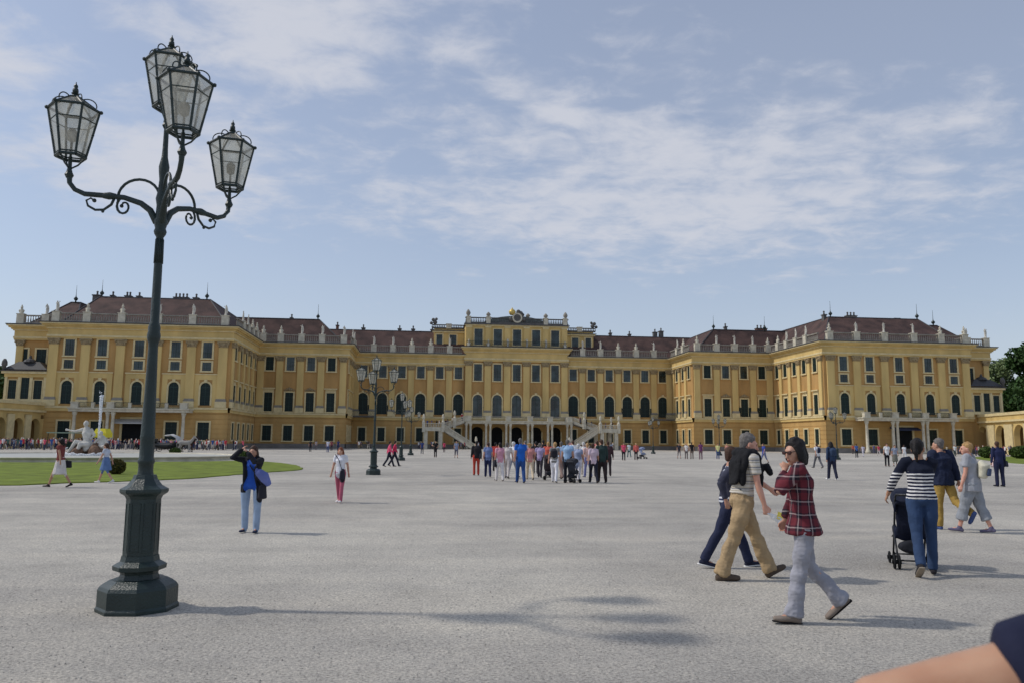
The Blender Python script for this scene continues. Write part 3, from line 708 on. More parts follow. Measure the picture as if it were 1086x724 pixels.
# palace central portico
po = MB().mat('white_stone'); F.box(po, -12.3, 12.3, .43, 6.0, 5.75, 6.2); F.box(po, -12.5, 12.5, .43, 6.2, 6.2, 6.4)
for u in (-11.6, -7.1, -2.5, 2.5, 7.1, 11.6): F.box(po, u - .6, u + .6, 5.2, 6.0, 6.4, 7.38); F.box(po, u - .68, u + .68, 5.12, 6.08, 7.38, 7.5)
for sd in (-1, 1): F.box(po, *sorted((sd * 11.5, sd * 12.3)), .5, 1.3, 6.4, 7.5)
po.build('balcony', PAL)
rl_ = MB().mat('stone'); F.box(rl_, -12, 12, 5.55, 5.7, 7.28, 7.42)
u = -11.6
while u < 11.6: F.box(rl_, u - .03, u + .03, 5.58, 5.66, 6.4, 7.3); u += .3
rl_.build('balcony_railing', PAL)
for u in (-11.6, -7.1, -2.5, 2.5, 7.1, 11.6):
    for q in (-.48, .48):
        x, y, _ = F.pt(u + q, 5.6, 0); m = MB().mat('white_stone')
        m.lathe((x, y, 0), [(.46, 0), (.46, .4), (.34, .42), (.34, .6), (.28, .65), (.24, 5.1), (.32, 5.2), (.28, 5.3), (.4, 5.5), (.4, 5.75)], 12); m.build('column', PAL, True)
for i in range(-2, 3):
    d = MB().mat('dark'); u = 4.6 * i
    F.prism(d, [(u - 1.3, 0), (u + 1.3, 0)] + [(u + 1.3 * math.cos(PI * k / 8), 4.0 + 1.1 * math.sin(PI * k / 8)) for k in range(9)], .07, .22)
    d.mat('cream'); F.box(d, u - 1.6, u - 1.3, .08, .4, 0, 4.0); F.box(d, u + 1.3, u + 1.6, .08, .4, 0, 4.0)
    d.build('doorway', PAL)
# stairs
for sd in (-1, 1):
    def sp(x, y, z): return (sd * x, y, z)
    st = MB().mat('stone')
    def flight(p, q, wd, n, m0='stone'):
        """steps from p (high) down to q; wd = width vector"""
        p = Vector(p); q = Vector(q); wd = Vector(wd); st.mat(m0)
        for k in range(n):
            a = p.lerp(q, k / n); b = p.lerp(q, (k + 1) / n); zt = a.z; zb = max(0, b.z - .55)
            st.hexa([(a.x, a.y, zb), (b.x, b.y, zb), (b.x + wd.x, b.y + wd.y, zb), (a.x + wd.x, a.y + wd.y, zb), (a.x, a.y, zt), (b.x, b.y, zt), (b.x + wd.x, b.y + wd.y, zt), (a.x + wd.x, a.y + wd.y, zt)])
        for e in (0, 1):
            o = wd * e; d_ = .12 * (1 if e else -1) * wd.normalized()
            st.mat('white_stone')
            for (z0, z1) in ((-.5, .12), (.85, 1.02)):
                A0 = p + o; B0 = q + o
                st.hexa([A0 + Vector((0, 0, z0)), B0 + Vector((0, 0, z0)), B0 + d_ + Vector((0, 0, z0)), A0 + d_ + Vector((0, 0, z0)), A0 + Vector((0, 0, z1)), B0 + Vector((0, 0, z1)), B0 + d_ + Vector((0, 0, z1)), A0 + d_ + Vector((0, 0, z1))])
            k = 0; L_ = (q - p).length; nb = int(L_ / .32)
            for k in range(nb):
                c = p.lerp(q, (k + .5) / nb) + o + d_ * .5; st.lathe((c.x, c.y, c.z + .1), [(.05, 0), (.1, .25), (.05, .6), (.07, .76)], 5)
    flight(sp(12.5, 31.1, 6.4), sp(17.6, 29.6, 4.6), sp(0, 3.0, 0), 11)
    st.mat('stone'); st.box(*sorted((sd * 17.6, sd * 21.6)), 25.6, 32.6, 4.1, 4.6); st.mat('white_stone')
    st.box(*sorted((sd * 17.4, sd * 21.8)), 25.4, 25.6, 3.9, 4.75); st.box(*sorted((sd * 17.6, sd * 21.8)), 25.4, 25.6, 5.45, 5.6); st.box(*sorted((sd * 21.6, sd * 21.8)), 25.6, 32.6, 5.45, 5.6)
    for k in range(11): st.lathe((sd * (17.8 + .36 * k), 25.5, 4.75), [(.06, 0), (.11, .25), (.05, .55), (.07, .7)], 5)
    flight(sp(17.6, 25.8, 4.6), sp(10.6, 24.6, 0.15), sp(0, 2.6, 0), 26)
    for (x, y) in ((18.0, 26.0), (21.2, 26.0), (18.0, 32.2), (21.2, 32.2)): st.box(*sorted((sd * (x - .4), sd * (x + .4))), y - .4, y + .4, 0, 4.1)
    st.mat('white_stone')
    for (x, y, z) in ((17.5, 25.4, 5.9), (21.7, 25.5, 5.9), (10.3, 24.6, 1.1), (14.8, 30.0, 6.9), (21.7, 32.4, 5.9)):
        st.box(*sorted((sd * (x - .32), sd * (x + .32))), y - .32, y + .32, max(0, z - 2.2), z)
        st.lathe((sd * x, y, z), [(.36, 0), (.22, .2), (.16, .5), (.3, .8), (.26, 1.3), (.1, 1.7)], 8)
    st.build('staircase', PAL)
# low arcades running toward the forecourt
for nm, a, b, cents, hw, side, ztop in (('arcade', (-88.0, -.0), (-91.5, -22.0), None, 1.3, -1, 7.82), ('arcade', (90.4, 3.0), (79.0, -34.9), None, 2.1, 1, 7.82)):
    L = math.hypot(b[0] - a[0], b[1] - a[1]); u = ((b[0] - a[0]) / L, (b[1] - a[1]) / L)
    n = (-u[1], u[0]) if side == -1 else (u[1], -u[0])   # toward the court
    n = (n[0], n[1])
    if side == -1 and n[0] < 0: n = (-n[0], -n[1])
    if side == 1 and n[0] > 0: n = (-n[0], -n[1])
    f = Fr(a, u, n)
    cs = [2.2, 6.5, 10.9, 15.2, 19.5] if side == -1 else [4.65, 12.6, 20.3, 28.0, 35.5]
    wb = MB().mat('yellow'); prev = 0
    ws = .35 if side == -1 else .5
    for c in cs + [None]:
        e = (c - hw) if c else L
        if side == -1 or True:
            f.box(wb, prev, e, -1.0, 0, 0, 5.0)
            wb.mat('cream'); f.box(wb, prev + .1, e - .1, 0, .25, 0, 5.6) if e - prev > 1.2 else None; wb.mat('yellow')
        if c:
            arc = [(c + hw * math.cos(PI * k / 10), 3.6 + (1.4 if hw < 1.5 else 1.9) * math.sin(PI * k / 10)) for k in range(11)]
            f.strip(wb, arc, [(p[0], 5.65) for p in arc], -1.0, -.002)
            prev = c + hw
    f.box(wb, 0, L, -1.0, .0, 5.65, 6.1)
    wb.mat('cream'); f.box(wb, 0, L, 0, .4, 6.1, 6.45); wb.mat('yellow'); f.box(wb, 0, L, -1.0, .15, 6.45, 7.3); wb.mat('cream'); f.box(wb, 0, L, -1.0, .35, 7.3, 7.82)
    wb.mat('ochre'); f.box(wb, 0, L, -6, -5.2, 0, 7.6); wb.mat('lead'); f.box(wb, 0, L, -5.2, -1.0, 7.0, 7.3)
    ar = wb.build('arcade', loc=(a[0], a[1], 0)) if False else wb.build('arcade')
    tag(ar, 'low yellow arcade running forward from the %s end of the palace' % ('left' if side == -1 else 'right'), 'arcade', 'low arcades flanking the palace')
# leftover windows as one part
sm = stuff_mb.build('window', PAL); sm['kind'] = 'stuff'
sp_ = stuff_pane.build('pane', sm); sp_['kind'] = 'stuff'
# ------------------------------------------------------------------ remeshed figures
def remesh_mb(mb, voxel, smooth=2, sm_f=.6, disp=0, dscale=6.0, seed=0):
    me = bpy.data.meshes.new('tmp'); me.from_pydata(mb.v, [], mb.f); me.update()
    o = bpy.data.objects.new('tmp', me); col.objects.link(o)
    m = o.modifiers.new('r', 'REMESH'); m.mode = 'VOXEL'; m.voxel_size = voxel; m.adaptivity = 0
    if smooth: k = o.modifiers.new('s', 'SMOOTH'); k.iterations = smooth; k.factor = sm_f
    dg = bpy.context.evaluated_depsgraph_get(); dg.update()
    out = bpy.data.meshes.new_from_object(o.evaluated_get(dg)); bpy.data.objects.remove(o); bpy.data.meshes.remove(me)
    if disp:
        off = Vector((seed * 3.1, seed * 1.7, 0))
        ns = [v.normal.copy() for v in out.vertices]
        for v, nn in zip(out.vertices, ns):
            q = v.co * dscale + off
            v.co += nn * disp * (.3 + noise.noise(q) + .6 * noise.noise(Vector((q.x * 2.6, q.y * 2.6, q.z * 1.1))) + .35 * noise.noise(Vector((q.x * 3.2 + q.z * 3, q.y * 3.2, q.z * 5.5))))
    out.materials.clear()
    out.polygons.foreach_set('use_smooth', [True] * len(out.polygons)); out.update()
    return out
def poly_centers(me):
    n = len(me.polygons); c = np.zeros(n * 3); me.polygons.foreach_get('center', c); return c.reshape(-1, 3)
class Prim:
    """collects shapes with a region name, plus segments used to hand regions to faces after the remesh"""
    def __init__(s): s.mb = MB(); s.seg = []
    def loft(s, reg, pts, ra, rb=None, ref=(1, 0, 0), n=12, cap=.6, bias=0):
        s.mb.loft(pts, ra, rb, ref, n, cap); rb = rb or ra
        for i in range(len(pts) - 1): s.seg.append((Vector(pts[i]), Vector(pts[i + 1]), (ra[i] + rb[i]) / 2 + bias, (ra[i + 1] + rb[i + 1]) / 2 + bias, reg))
    def ball(s, reg, c, r, bias=0):
        s.mb.ball(c, r, 12, 8); rr = r if not hasattr(r, '__len__') else sum(r) / 3
        s.seg.append((Vector(c), Vector(c) + Vector((0, 0, 1e-3)), rr + bias, rr + bias, reg))
    def assign(s, me, mats):
        c = poly_centers(me); best = np.full(len(c), 1e9); idx = np.zeros(len(c), int); regs = list(mats.keys())
        for a, b, ra, rb, reg in s.seg:
            if reg not in mats: continue
            A_ = np.array(a); D = np.array(b) - A_; t = np.clip(((c - A_) @ D) / (D @ D), 0, 1)
            d = np.linalg.norm(c - (A_ + t[:, None] * D), axis=1) - (ra + (rb - ra) * t)
            k = d < best; best[k] = d[k]; idx[k] = regs.index(reg)
        for r in regs: me.materials.append(mats[r])
        me.polygons.foreach_set('material_index', idx.astype('i4').tolist())
def V(*a): return Vector(a)
def pose(h=1.75, lean=0, turn=0, legL=(0, 0), legR=(0, 0), handL=None, handR=None, elL=None, elR=None, head=(0, 0), footL=0, footR=0, female=False, stance=.09, hipdrop=0):
    """joints for a figure facing +Y, right = +X. leg = (hip flexion, knee bend) in degrees, positive forward"""
    s = h / 1.75; J = {}; hip = V(0, 0, .93 * s)
    for sd, (a, b), fp, k in ((-1, legL, footL, 'L'), (1, legR, footR, 'R')):
        hx = V(sd * stance * s, 0, .90 * s); a_, b_ = R(a), R(a - b)
        kn = hx + V(sd * .005, math.sin(a_), -math.cos(a_)) * .42 * s
        an = kn + V(0, math.sin(b_), -math.cos(b_)) * .42 * s
        J['hip' + k], J['knee' + k], J['ank' + k] = hx, kn, an
        f = R(fp); J['toe' + k] = an + V(sd * .02, math.cos(f) * .17, math.sin(f) * .17 - .045 * math.cos(f)) * s
        J['heel' + k] = an + V(0, -math.cos(f) * .05 + math.sin(f) * .045, -.055 * math.cos(f) - math.sin(f) * .05) * s
    lo = min(min(J['toe' + k].z - .032 * s, J['heel' + k].z - .03 * s) for k in 'LR')
    for k in J: J[k] = J[k] - V(0, 0, lo)
    z0 = J['hipL'].z + .03 * s
    l = R(lean); ax = V(0, math.sin(l), math.cos(l))
    T = lambda d: V(0, 0, z0) + ax * (d * s)
    J['pelvis'], J['waist'], J['chest'], J['neck'] = T(0), T(.16), T(.38), T(.53)
    J['up'] = ax
    tr = R(turn); lat = V(math.cos(tr), math.sin(tr), 0); J['lat'] = lat
    shw = (.165 if female else .19) * s
    J['shL'] = T(.49) - lat * shw; J['shR'] = T(.49) + lat * shw
    J['head'] = T(.53) + ax * .12 * s + V(0, .025 * s, 0)
    for sd, k, hd, el in ((-1, 'L', handL, elL), (1, 'R', handR, elR)):
        sh = J['sh' + k]; tgt = V(*hd) * s if hd is not None else sh + V(sd * .08, .02, -.52) * s
        hint = V(*el) if el is not None else V(sd * .25, -1, -.2)
        L1, L2 = .29 * s, .255 * s; d = tgt - sh; D = min(d.length, (L1 + L2) * .995); d = d.normalized()
        ca = (L1 * L1 + D * D - L2 * L2) / (2 * L1 * D); sa = math.sqrt(max(0, 1 - ca * ca))
        pp = (hint - d * hint.dot(d)).normalized()
        J['el' + k] = sh + d * (L1 * ca) + pp * (L1 * sa); J['wr' + k] = sh + d * D
    J['s'] = s; J['female'] = female; J['look'] = head
    return J
def head_prims(P, J, hair='short', reg='skin', face=True):
    s = J['s']; c = J['head']; yw, pt = R(J['look'][0]), R(J['look'][1])
    Rm = Matrix.Rotation(yw, 3, 'Z') @ Matrix.Rotation(pt, 3, 'X')
    q = lambda x, y, z: c + Rm @ (V(x, y, z) * s)
    ref = Rm @ V(1, 0, 0)
    # skull, face, jaw
    P.loft(reg, [q(0, -.012, -.085), q(0, .0, -.05), q(0, -.004, 0), q(0, -.012, .05), q(0, -.014, .095)], [r * s for r in (.045, .062, .073, .068, .04)], [r * s for r in (.055, .078, .092, .086, .054)], ref=ref)
    P.loft(reg, [q(0, .05, -.105), q(0, .055, -.07), q(0, .052, -.02), q(0, .05, .03)], [r * s for r in (.026, .043, .055, .05)], [r * s for r in (.026, .034, .04, .04)], ref=ref)
    if face:
        P.loft(reg, [q(0, .092, .018), q(0, .108, -.012), q(0, .112, -.03)], [r * s for r in (.008, .012, .016)], ref=ref, n=8)
        for e in (-1, 1): P.loft(reg, [q(e * .076, -.005, .018), q(e * .078, -.008, -.03)], [.009 * s, .008 * s], [.024 * s, .016 * s], ref=ref, n=8)
        P.loft(reg, [q(-.03, .078, .03), q(0, .088, .032), q(.03, .078, .03)], [.012 * s] * 3, n=8, ref=(0, 0, 1))
        P.loft(reg, [q(-.018, .085, -.062), q(0, .093, -.062), q(.018, .085, -.062)], [.009 * s] * 3, n=8, ref=(0, 0, 1))
    P.loft(reg, [J['neck'] - J['up'] * .05 * s, J['neck'] + J['up'] * .03 * s, c + V(0, -.02 * s, -.06 * s)], [.062 * s, .052 * s, .05 * s], ref=(1, 0, 0))
    return q, ref
def hair_prims(P, J, style, reg='hair'):
    s = J['s']; c = J['head']; yw, pt = R(J['look'][0]), R(J['look'][1])
    Rm = Matrix.Rotation(yw, 3, 'Z') @ Matrix.Rotation(pt, 3, 'X'); ref = Rm @ V(1, 0, 0)
    q = lambda x, y, z: c + Rm @ (V(x, y, z) * s)
    k = 1.05 if style == 'short' else 1.09
    P.loft(reg, [q(0, -.052, -.045), q(0, -.044, .0), q(0, -.034, .05), q(0, -.024, .09), q(0, -.02, .112)], [v * s * k for v in (.05, .07, .078, .068, .042)], [v * s * k for v in (.045, .066, .088, .084, .055)], ref=ref, bias=.012 * s)
    P.loft(reg, [q(-.045, .03, .088), q(.005, .046, .1), q(.045, .03, .088)], [.014 * s] * 3, ref=(0, 0, 1), bias=.004)
    if style == 'bob':
        for e in (-1, 1): P.loft(reg, [q(e * .05, .01, .07), q(e * .074, -.005, .01), q(e * .08, -.015, -.06), q(e * .074, -.02, -.115)], [v * s for v in (.024, .024, .028, .018)], [v * s for v in (.04, .054, .056, .036)], ref=ref)
        P.loft(reg, [q(0, -.08, .04), q(0, -.095, -.05), q(0, -.085, -.13)], [v * s for v in (.07, .078, .06)], [v * s for v in (.03, .034, .026)], ref=ref)
    if style == 'long':
        for e in (-1, 1): P.loft(reg, [q(e * .06, .0, .06), q(e * .08, -.02, -.05), q(e * .09, -.05, -.2)], [v * s for v in (.03, .035, .03)], [v * s for v in (.045, .05, .04)], ref=ref)
        P.loft(reg, [q(0, -.08, .04), q(0, -.1, -.08), q(0, -.11, -.28)], [v * s for v in (.08, .1, .085)], [v * s for v in (.04, .045, .03)], ref=ref)
    if style == 'tail':
        P.ball(reg, q(0, -.1, .06), .035 * s); P.loft(reg, [q(0, -.11, .05), q(.01, -.13, -.05), q(.015, -.11, -.17)], [v * s for v in (.028, .032, .015)])
def hand_prims(P, J, k, reg='skin', curl=45, fine=True, dirv=None):
    s = J['s'] * (.92 if J['female'] else 1); w = J['wr' + k]; d = (w - J['el' + k]).normalized() if dirv is None else V(*dirv).normalized()
    sd = -1 if k == 'L' else 1
    side = d.cross(V(0, 0, 1)); side = V(0, 1, 0) if side.length < .3 else side
    # palm plane: thumb side points forward
    fwd = V(0, 1, 0) - d * d.y; fwd = fwd.normalized() if fwd.length > .25 else V(0, 0, 1)
    inn = d.cross(fwd).normalized(); inn = inn if inn.dot(V(-sd, 0, 0)) > 0 else -inn
    c = w + d * .045 * s
    P.loft(reg, [w - d * .01, w + d * .03 * s, w + d * .085 * s], [.026 * s, .038 * s, .041 * s], [.019 * s, .017 * s, .014 * s], ref=fwd)
    for i, L in enumerate((.068, .078, .072, .056)):
        b = w + d * .085 * s + fwd * ((1.5 - i) * .0205 * s); a1 = R(curl * (.5 + .12 * i)); a2 = R(curl * (1.25 + .15 * i))
        m = b + (d * math.cos(a1) + inn * math.sin(a1)) * L * .5 * s; e = m + (d * math.cos(a2) + inn * math.sin(a2)) * L * .5 * s
        P.loft(reg, [b - d * .01, m, e], [.0095 * s, .009 * s, .0075 * s], ref=fwd, n=8)
    b = w + d * .03 * s + fwd * .03 * s; m = b + (fwd * .6 + d * .75 + inn * .25).normalized() * .038 * s; e = m + (d + inn * .6).normalized() * .032 * s
    P.loft(reg, [b, m, e], [.014 * s, .0115 * s, .009 * s], ref=inn, n=8)
def body_prims(P, J, arms='skin', full=True, sc_=1.0, legs_reg='skin', hands=True, curl=45):
    s = J['s']; f = J['female']
    lat = J['lat']
    P.loft('skin', [J['pelvis'] - J['up'] * .06 * s, J['pelvis'] + J['up'] * .04 * s, J['waist'], J['chest'], J['neck'] - J['up'] * .07 * s, J['neck']],
           [v * s for v in ((.1, .13, .11, .13, .11, .05) if f else (.1, .125, .12, .145, .125, .06))], [v * s for v in (.065, .08, .075, .095, .065, .05)], ref=lat)
    for k in 'LR':
        P.loft('skin', [J['hip' + k] + V(0, 0, .02), J['hip' + k].lerp(J['knee' + k], .5), J['knee' + k], J['knee' + k].lerp(J['ank' + k], .35), J['ank' + k]], [v * s for v in (.07, .064, .048, .05, .034)])
        P.loft('skin', [J['heel' + k], J['ank' + k].lerp(J['toe' + k], .5), J['toe' + k]], [.022 * s, .027 * s, .022 * s], [.022 * s, .022 * s, .014 * s])
        P.loft(arms, [J['sh' + k] - (J['sh' + k] - J['neck']) * .35, J['sh' + k], J['sh' + k].lerp(J['el' + k], .45), J['el' + k]], [v * s for v in (.045, .05, .044, .036)])
        P.loft(arms, [J['el' + k], J['el' + k].lerp(J['wr' + k], .3), J['wr' + k]], [v * s for v in (.036, .04, .025)])
        if hands: hand_prims(P, J, k, curl=curl)
def trousers_prims(P, J, reg='bottom', to=1.0, w=1.0, hem=.062, top=.1):
    s = J['s']; f = J['female']
    P.loft(reg, [J['pelvis'] - V(0, 0, .07 * s), J['pelvis'] - V(0, 0, .01 * s), J['pelvis'] + J['up'] * top * s], [v * s * w for v in ((.155, .178, .145) if f else (.15, .168, .148))], [v * s * w for v in (.105, .125, .102)], ref=J['lat'], cap=.15)
    for k in 'LR':
        A, K, N = J['hip' + k], J['knee' + k], J['ank' + k]; E_ = K.lerp(N, to if to < 1 else 1.04)
        pts = [A + V(0, 0, .03), A.lerp(K, .5), K, K.lerp(E_, .5), E_]
        P.loft(reg, pts, [v * s * w for v in (.098, .086, .066, .064, hem / w)], [v * s * w for v in (.105, .09, .07, .07, hem * 1.08 / w)], cap=.12)
def shoes_prims(P, J, reg='shoe', big=1.0, ks='LR'):
    s = J['s'] * (.93 if J['female'] else 1)
    for k in ks:
        H, A, T = J['heel' + k], J['ank' + k], J['toe' + k]; d = (T - H).normalized()
        P.loft(reg, [H + d * .005, H.lerp(T, .4) + V(0, 0, .008), T - d * .02, T + d * .02], [v * s * big for v in (.036, .042, .046, .034)], [v * s * big for v in (.034, .034, .028, .022)])
        P.loft(reg, [A + V(0, 0, .01), H.lerp(T, .25) + V(0, 0, .015)], [.042 * s * big, .045 * s * big])
def top_prims(P, J, reg='top', hem=0.0, sleeve=.45, w=1.0, forearm=False, collar=True, flare=0, puff=1.0):
    """hem: how far below the pelvis joint the garment ends (fraction of m)"""
    s = J['s']; f = J['female']; lat = J['lat']
    pts = [J['pelvis'] - V(0, 0, hem * s), J['pelvis'] + J['up'] * .06 * s, J['waist'] + J['up'] * .02, J['chest'], J['neck'] - J['up'] * .085 * s, J['neck'] - J['up'] * .02 * s]
    ra = [(.178 + flare) * s * w, .168 * s * w, (.142 if f else .155) * s * w, (.16 if f else .18) * s * w, (.135 if f else .155) * s * w, .07 * s]
    rb = [(.128 + flare * 1.7) * s * w, .125 * s * w, .108 * s * w, (.135 if f else .128) * s * w, .088 * s * w, .062 * s]
    P.loft(reg, pts, ra, rb, ref=lat, cap=.1)
    for k in 'LR':
        S, E_, W = J['sh' + k], J['el' + k], J['wr' + k]
        if sleeve > 0:
            e = S.lerp(E_, min(1, sleeve)); m = S.lerp(e, .5)
            P.loft(reg, [S - (S - J['neck']) * .4 + V(0, 0, -.005), S - V(0, 0, .004), m, e], [v * s * puff for v in (.062, .064, .06, .057)], cap=.15)
        if sleeve > 1: P.loft(reg, [E_, E_.lerp(W, (sleeve - 1) * .5), E_.lerp(W, sleeve - 1)], [v * s * puff for v in (.053, .05, .04)], cap=.15)
def far_person(name, J, mats, hair='short', skirt=None, sleeve=.5, shorts=1.0, hem=.02, bag=None, voxel=.02, w=1.0, coat=False, flare=0.0, hat=False, backpack=False):
    P = Prim(); q, ref = head_prims(P, J, face=voxel < .014)
    hair_prims(P, J, hair)
    if hat:
        P.loft('hair', [q(0, -.005, .06), q(0, -.005, .075)], [.15 * J['s']] * 2, n=16, cap=.1)
    body_prims(P, J, hands=voxel < .013, curl=30)
    if voxel >= .013:
        for k in 'LR':
            d = (J['wr' + k] - J['el' + k]).normalized(); P.loft('skin', [J['wr' + k], J['wr' + k] + d * .09], [.03, .028], [.026, .022])
    top_prims(P, J, 'top', hem=hem, sleeve=sleeve, w=w, flare=flare)
    if skirt:
        P.loft('bottom', [J['pelvis'] + V(0, 0, .1), J['pelvis'] - V(0, 0, .1), J['pelvis'] - V(0, 0, skirt)], [.14, .19, .23], [.11, .15, .2], ref=J['lat'], cap=.1)
    else: trousers_prims(P, J, 'bottom', to=shorts, w=w)
    if coat:
        for k in 'LR':
            S, E_, W = J['sh' + k], J['el' + k], J['wr' + k]; P.loft('coat', [S - (S - J['neck']) * .45, S, S.lerp(E_, .5), E_, E_.lerp(W, .85)], [.056, .058, .052, .05, .045], bias=.014)
            P.loft('coat', [S + V(0, .02, -.04), J['chest'] + (S - J['neck']) * .75 + V(0, .04, 0), J['waist'] + (S - J['neck']) * .75 + V(0, .03, 0), J['pelvis'] + (S - J['neck']) * .8 - V(0, 0, .08)], [.04, .045, .045, .04], [.09, .115, .11, .11], bias=.012)
        P.loft('scarf', [V(-.16, .16, 1.05), V(-.25, .14, .98), V(-.31, .08, .84)], [.07, .09, .06], cap=.4)
    shoes_prims(P, J)
    if backpack: P.loft('bag', [J['waist'] - V(0, .17, 0), J['chest'] - V(0, .2, -.02), J['neck'] - V(0, .17, .06)], [.13, .14, .1], [.06, .09, .06], cap=.4)
    if bag:
        b = V(*bag) * J['s']; P.loft('bag', [b + V(0, 0, .08), b - V(0, 0, .12)], [.05, .07], [.12, .14], cap=.3)
        sh = J['shR'] if bag[0] < 0 else J['shL']; P.loft('bag', [b + V(0, .03, .1), J['chest'] + V(0, .14, 0), sh + V(0, .03, .05)], [.012] * 3)
    me = remesh_mb(P.mb, voxel, 2, .5); P.assign(me, mats)
    me.name = name; return me
HAIRC = dict(black=(26, 22, 22), brown=(70, 48, 36), red=(120, 66, 40), blonde=(176, 140, 92), grey=(108, 103, 99), white=(214, 212, 208))
def cm(r, g, b): return simple('cloth_%d_%d_%d' % (r, g, b), r, g, b, var=.16, scale=7)
def hm(n): return simple('hair_' + n, *HAIRC[n], var=.35, scale=30, bump=.5, bscale=80, rough=.6)
def mset(top, bottom, hair='brown', shoe=(40, 36, 36), skin='skin_light', bag=(40, 40, 48)):
    return {'skin': M_[skin], 'top': cm(*top), 'bottom': cm(*bottom), 'hair': hm(hair), 'shoe': cm(*shoe), 'bag': cm(*bag)}
def place(me_or_obj, px, feet, az, label, group=None, D=None, dz=0):
    """az: heading relative to the camera: 0 = walking to photo right, 90 = away, 180 = left, 270 = toward the camera"""
    p = gp(px, feet) if D is None else at_d(px, D)
    o = me_or_obj
    o.location = (p.x, p.y, dz); o.rotation_euler.z = R(az) - YAW - PI / 2
    tag(o, label, 'person', group); return o
WALKA = dict(legL=(24, 6), legR=(-18, 16), footR=-22, handL=(-.26, -.16, .86), handR=(.26, .22, .9))
WALKB = dict(legL=(-18, 16), legR=(24, 6), footL=-22, handL=(-.26, .22, .9), handR=(.26, -.16, .86))
STEP = dict(legL=(14, 4), legR=(-10, 10), footR=-12, handL=(-.27, -.05, .82), handR=(.27, .12, .84))
STAND = dict(legL=(2, 2), legR=(-2, 2), handL=(-.27, .06, .82), handR=(.27, .03, .82), stance=.1)
PHONE = dict(legL=(3, 2), legR=(-3, 2), handL=(-.1, .3, 1.5), handR=(.1, .3, 1.5), elL=(-1, 0, -1), elR=(1, 0, -1))
AKIMBO = dict(legL=(3, 2), legR=(-3, 4), handL=(-.18, .04, 1.05), handR=(.18, .16, 1.2), elL=(-1, -.4, 0), elR=(1, -.3, -.6))
# ------------------------------------------------------------------ statues
def blob_mesh(name, prims, voxel, mat, disp=0):
    P = Prim()
    for p in prims:
        if p[0] == 'b': P.ball('x', p[1], p[2])
        else: P.loft('x', p[1], p[2], p[3] if len(p) > 3 else None)
    me = remesh_mb(P.mb, voxel, 1, .5, disp, 4); me.materials.append(M_[mat]); me.name = name; return me
def statue_mesh(v):
    P = Prim(); J = pose(2.05, lean=-2 + v * 3, turn=12 * (v - 1), legL=(6, 8), legR=(-3, 2), handL=((-.1, .22, 1.2), (-.35, .1, 1.65), (-.2, .2, .95))[v], handR=((.33, .1, 1.55), (.12, .24, 1.15), (.3, .1, 1.0))[v], head=(25 * (v - 1), 0))
    head_prims(P, J, face=False); hair_prims(P, J, 'bob'); body_prims(P, J, hands=False)
    P.loft('x', [J['chest'], J['waist'], J['pelvis'], J['pelvis'] - V(.03, 0, .45), J['pelvis'] - V(.05, -.02, .95)], [.18, .16, .21, .22, .26], [.15, .14, .18, .2, .24], cap=.2)
    P.loft('x', [V(0, 0, .0), V(0, 0, .12)], [.34, .3], cap=.1)
    P.loft('x', [J['shL'], V(-.32, -.1, 1.1), V(-.3, -.12, .5)], [.08, .1, .08])
    me = remesh_mb(P.mb, .045, 1, .5, .02, 5, v); me.materials.append(simple('statue_stone', 200, 195, 182, var=.2, scale=1.5)); return me
SM = [statue_mesh(0), statue_mesh(1), statue_mesh(2)]
troph = blob_mesh('trophy', [('l', [V(0, 0, 0), V(0, 0, .5), V(0, 0, .9)], [.5, .42, .3]), ('b', V(0, 0, 1.3), (.3, .3, .38)), ('b', V(-.42, 0, .7), .25), ('b', V(.42, 0, .65), .27), ('b', V(0, 0, 1.8), .17),
    ('l', [V(-.6, 0, .3), V(.3, 0, 1.6)], [.06, .05]), ('l', [V(.6, 0, .3), V(-.3, 0, 1.6)], [.06, .05])], .05, 'white_stone', .02)
rnd = random.Random(4)
for k, (x, y, z, a) in enumerate(PEDS):
    me = troph if (k * 7) % 5 in (1, 3) else SM[(k * 5) % 3]
    o = new_obj('roof_statue', me, PAL); o.location = Vector((x, y, z)) - PAL.location; o.rotation_euler.z = a - PI / 2 + rnd.uniform(-.3, .3) + PI * 0
    o.scale = (.84, .84, .96) if me is not troph else (.7, .7, .85)
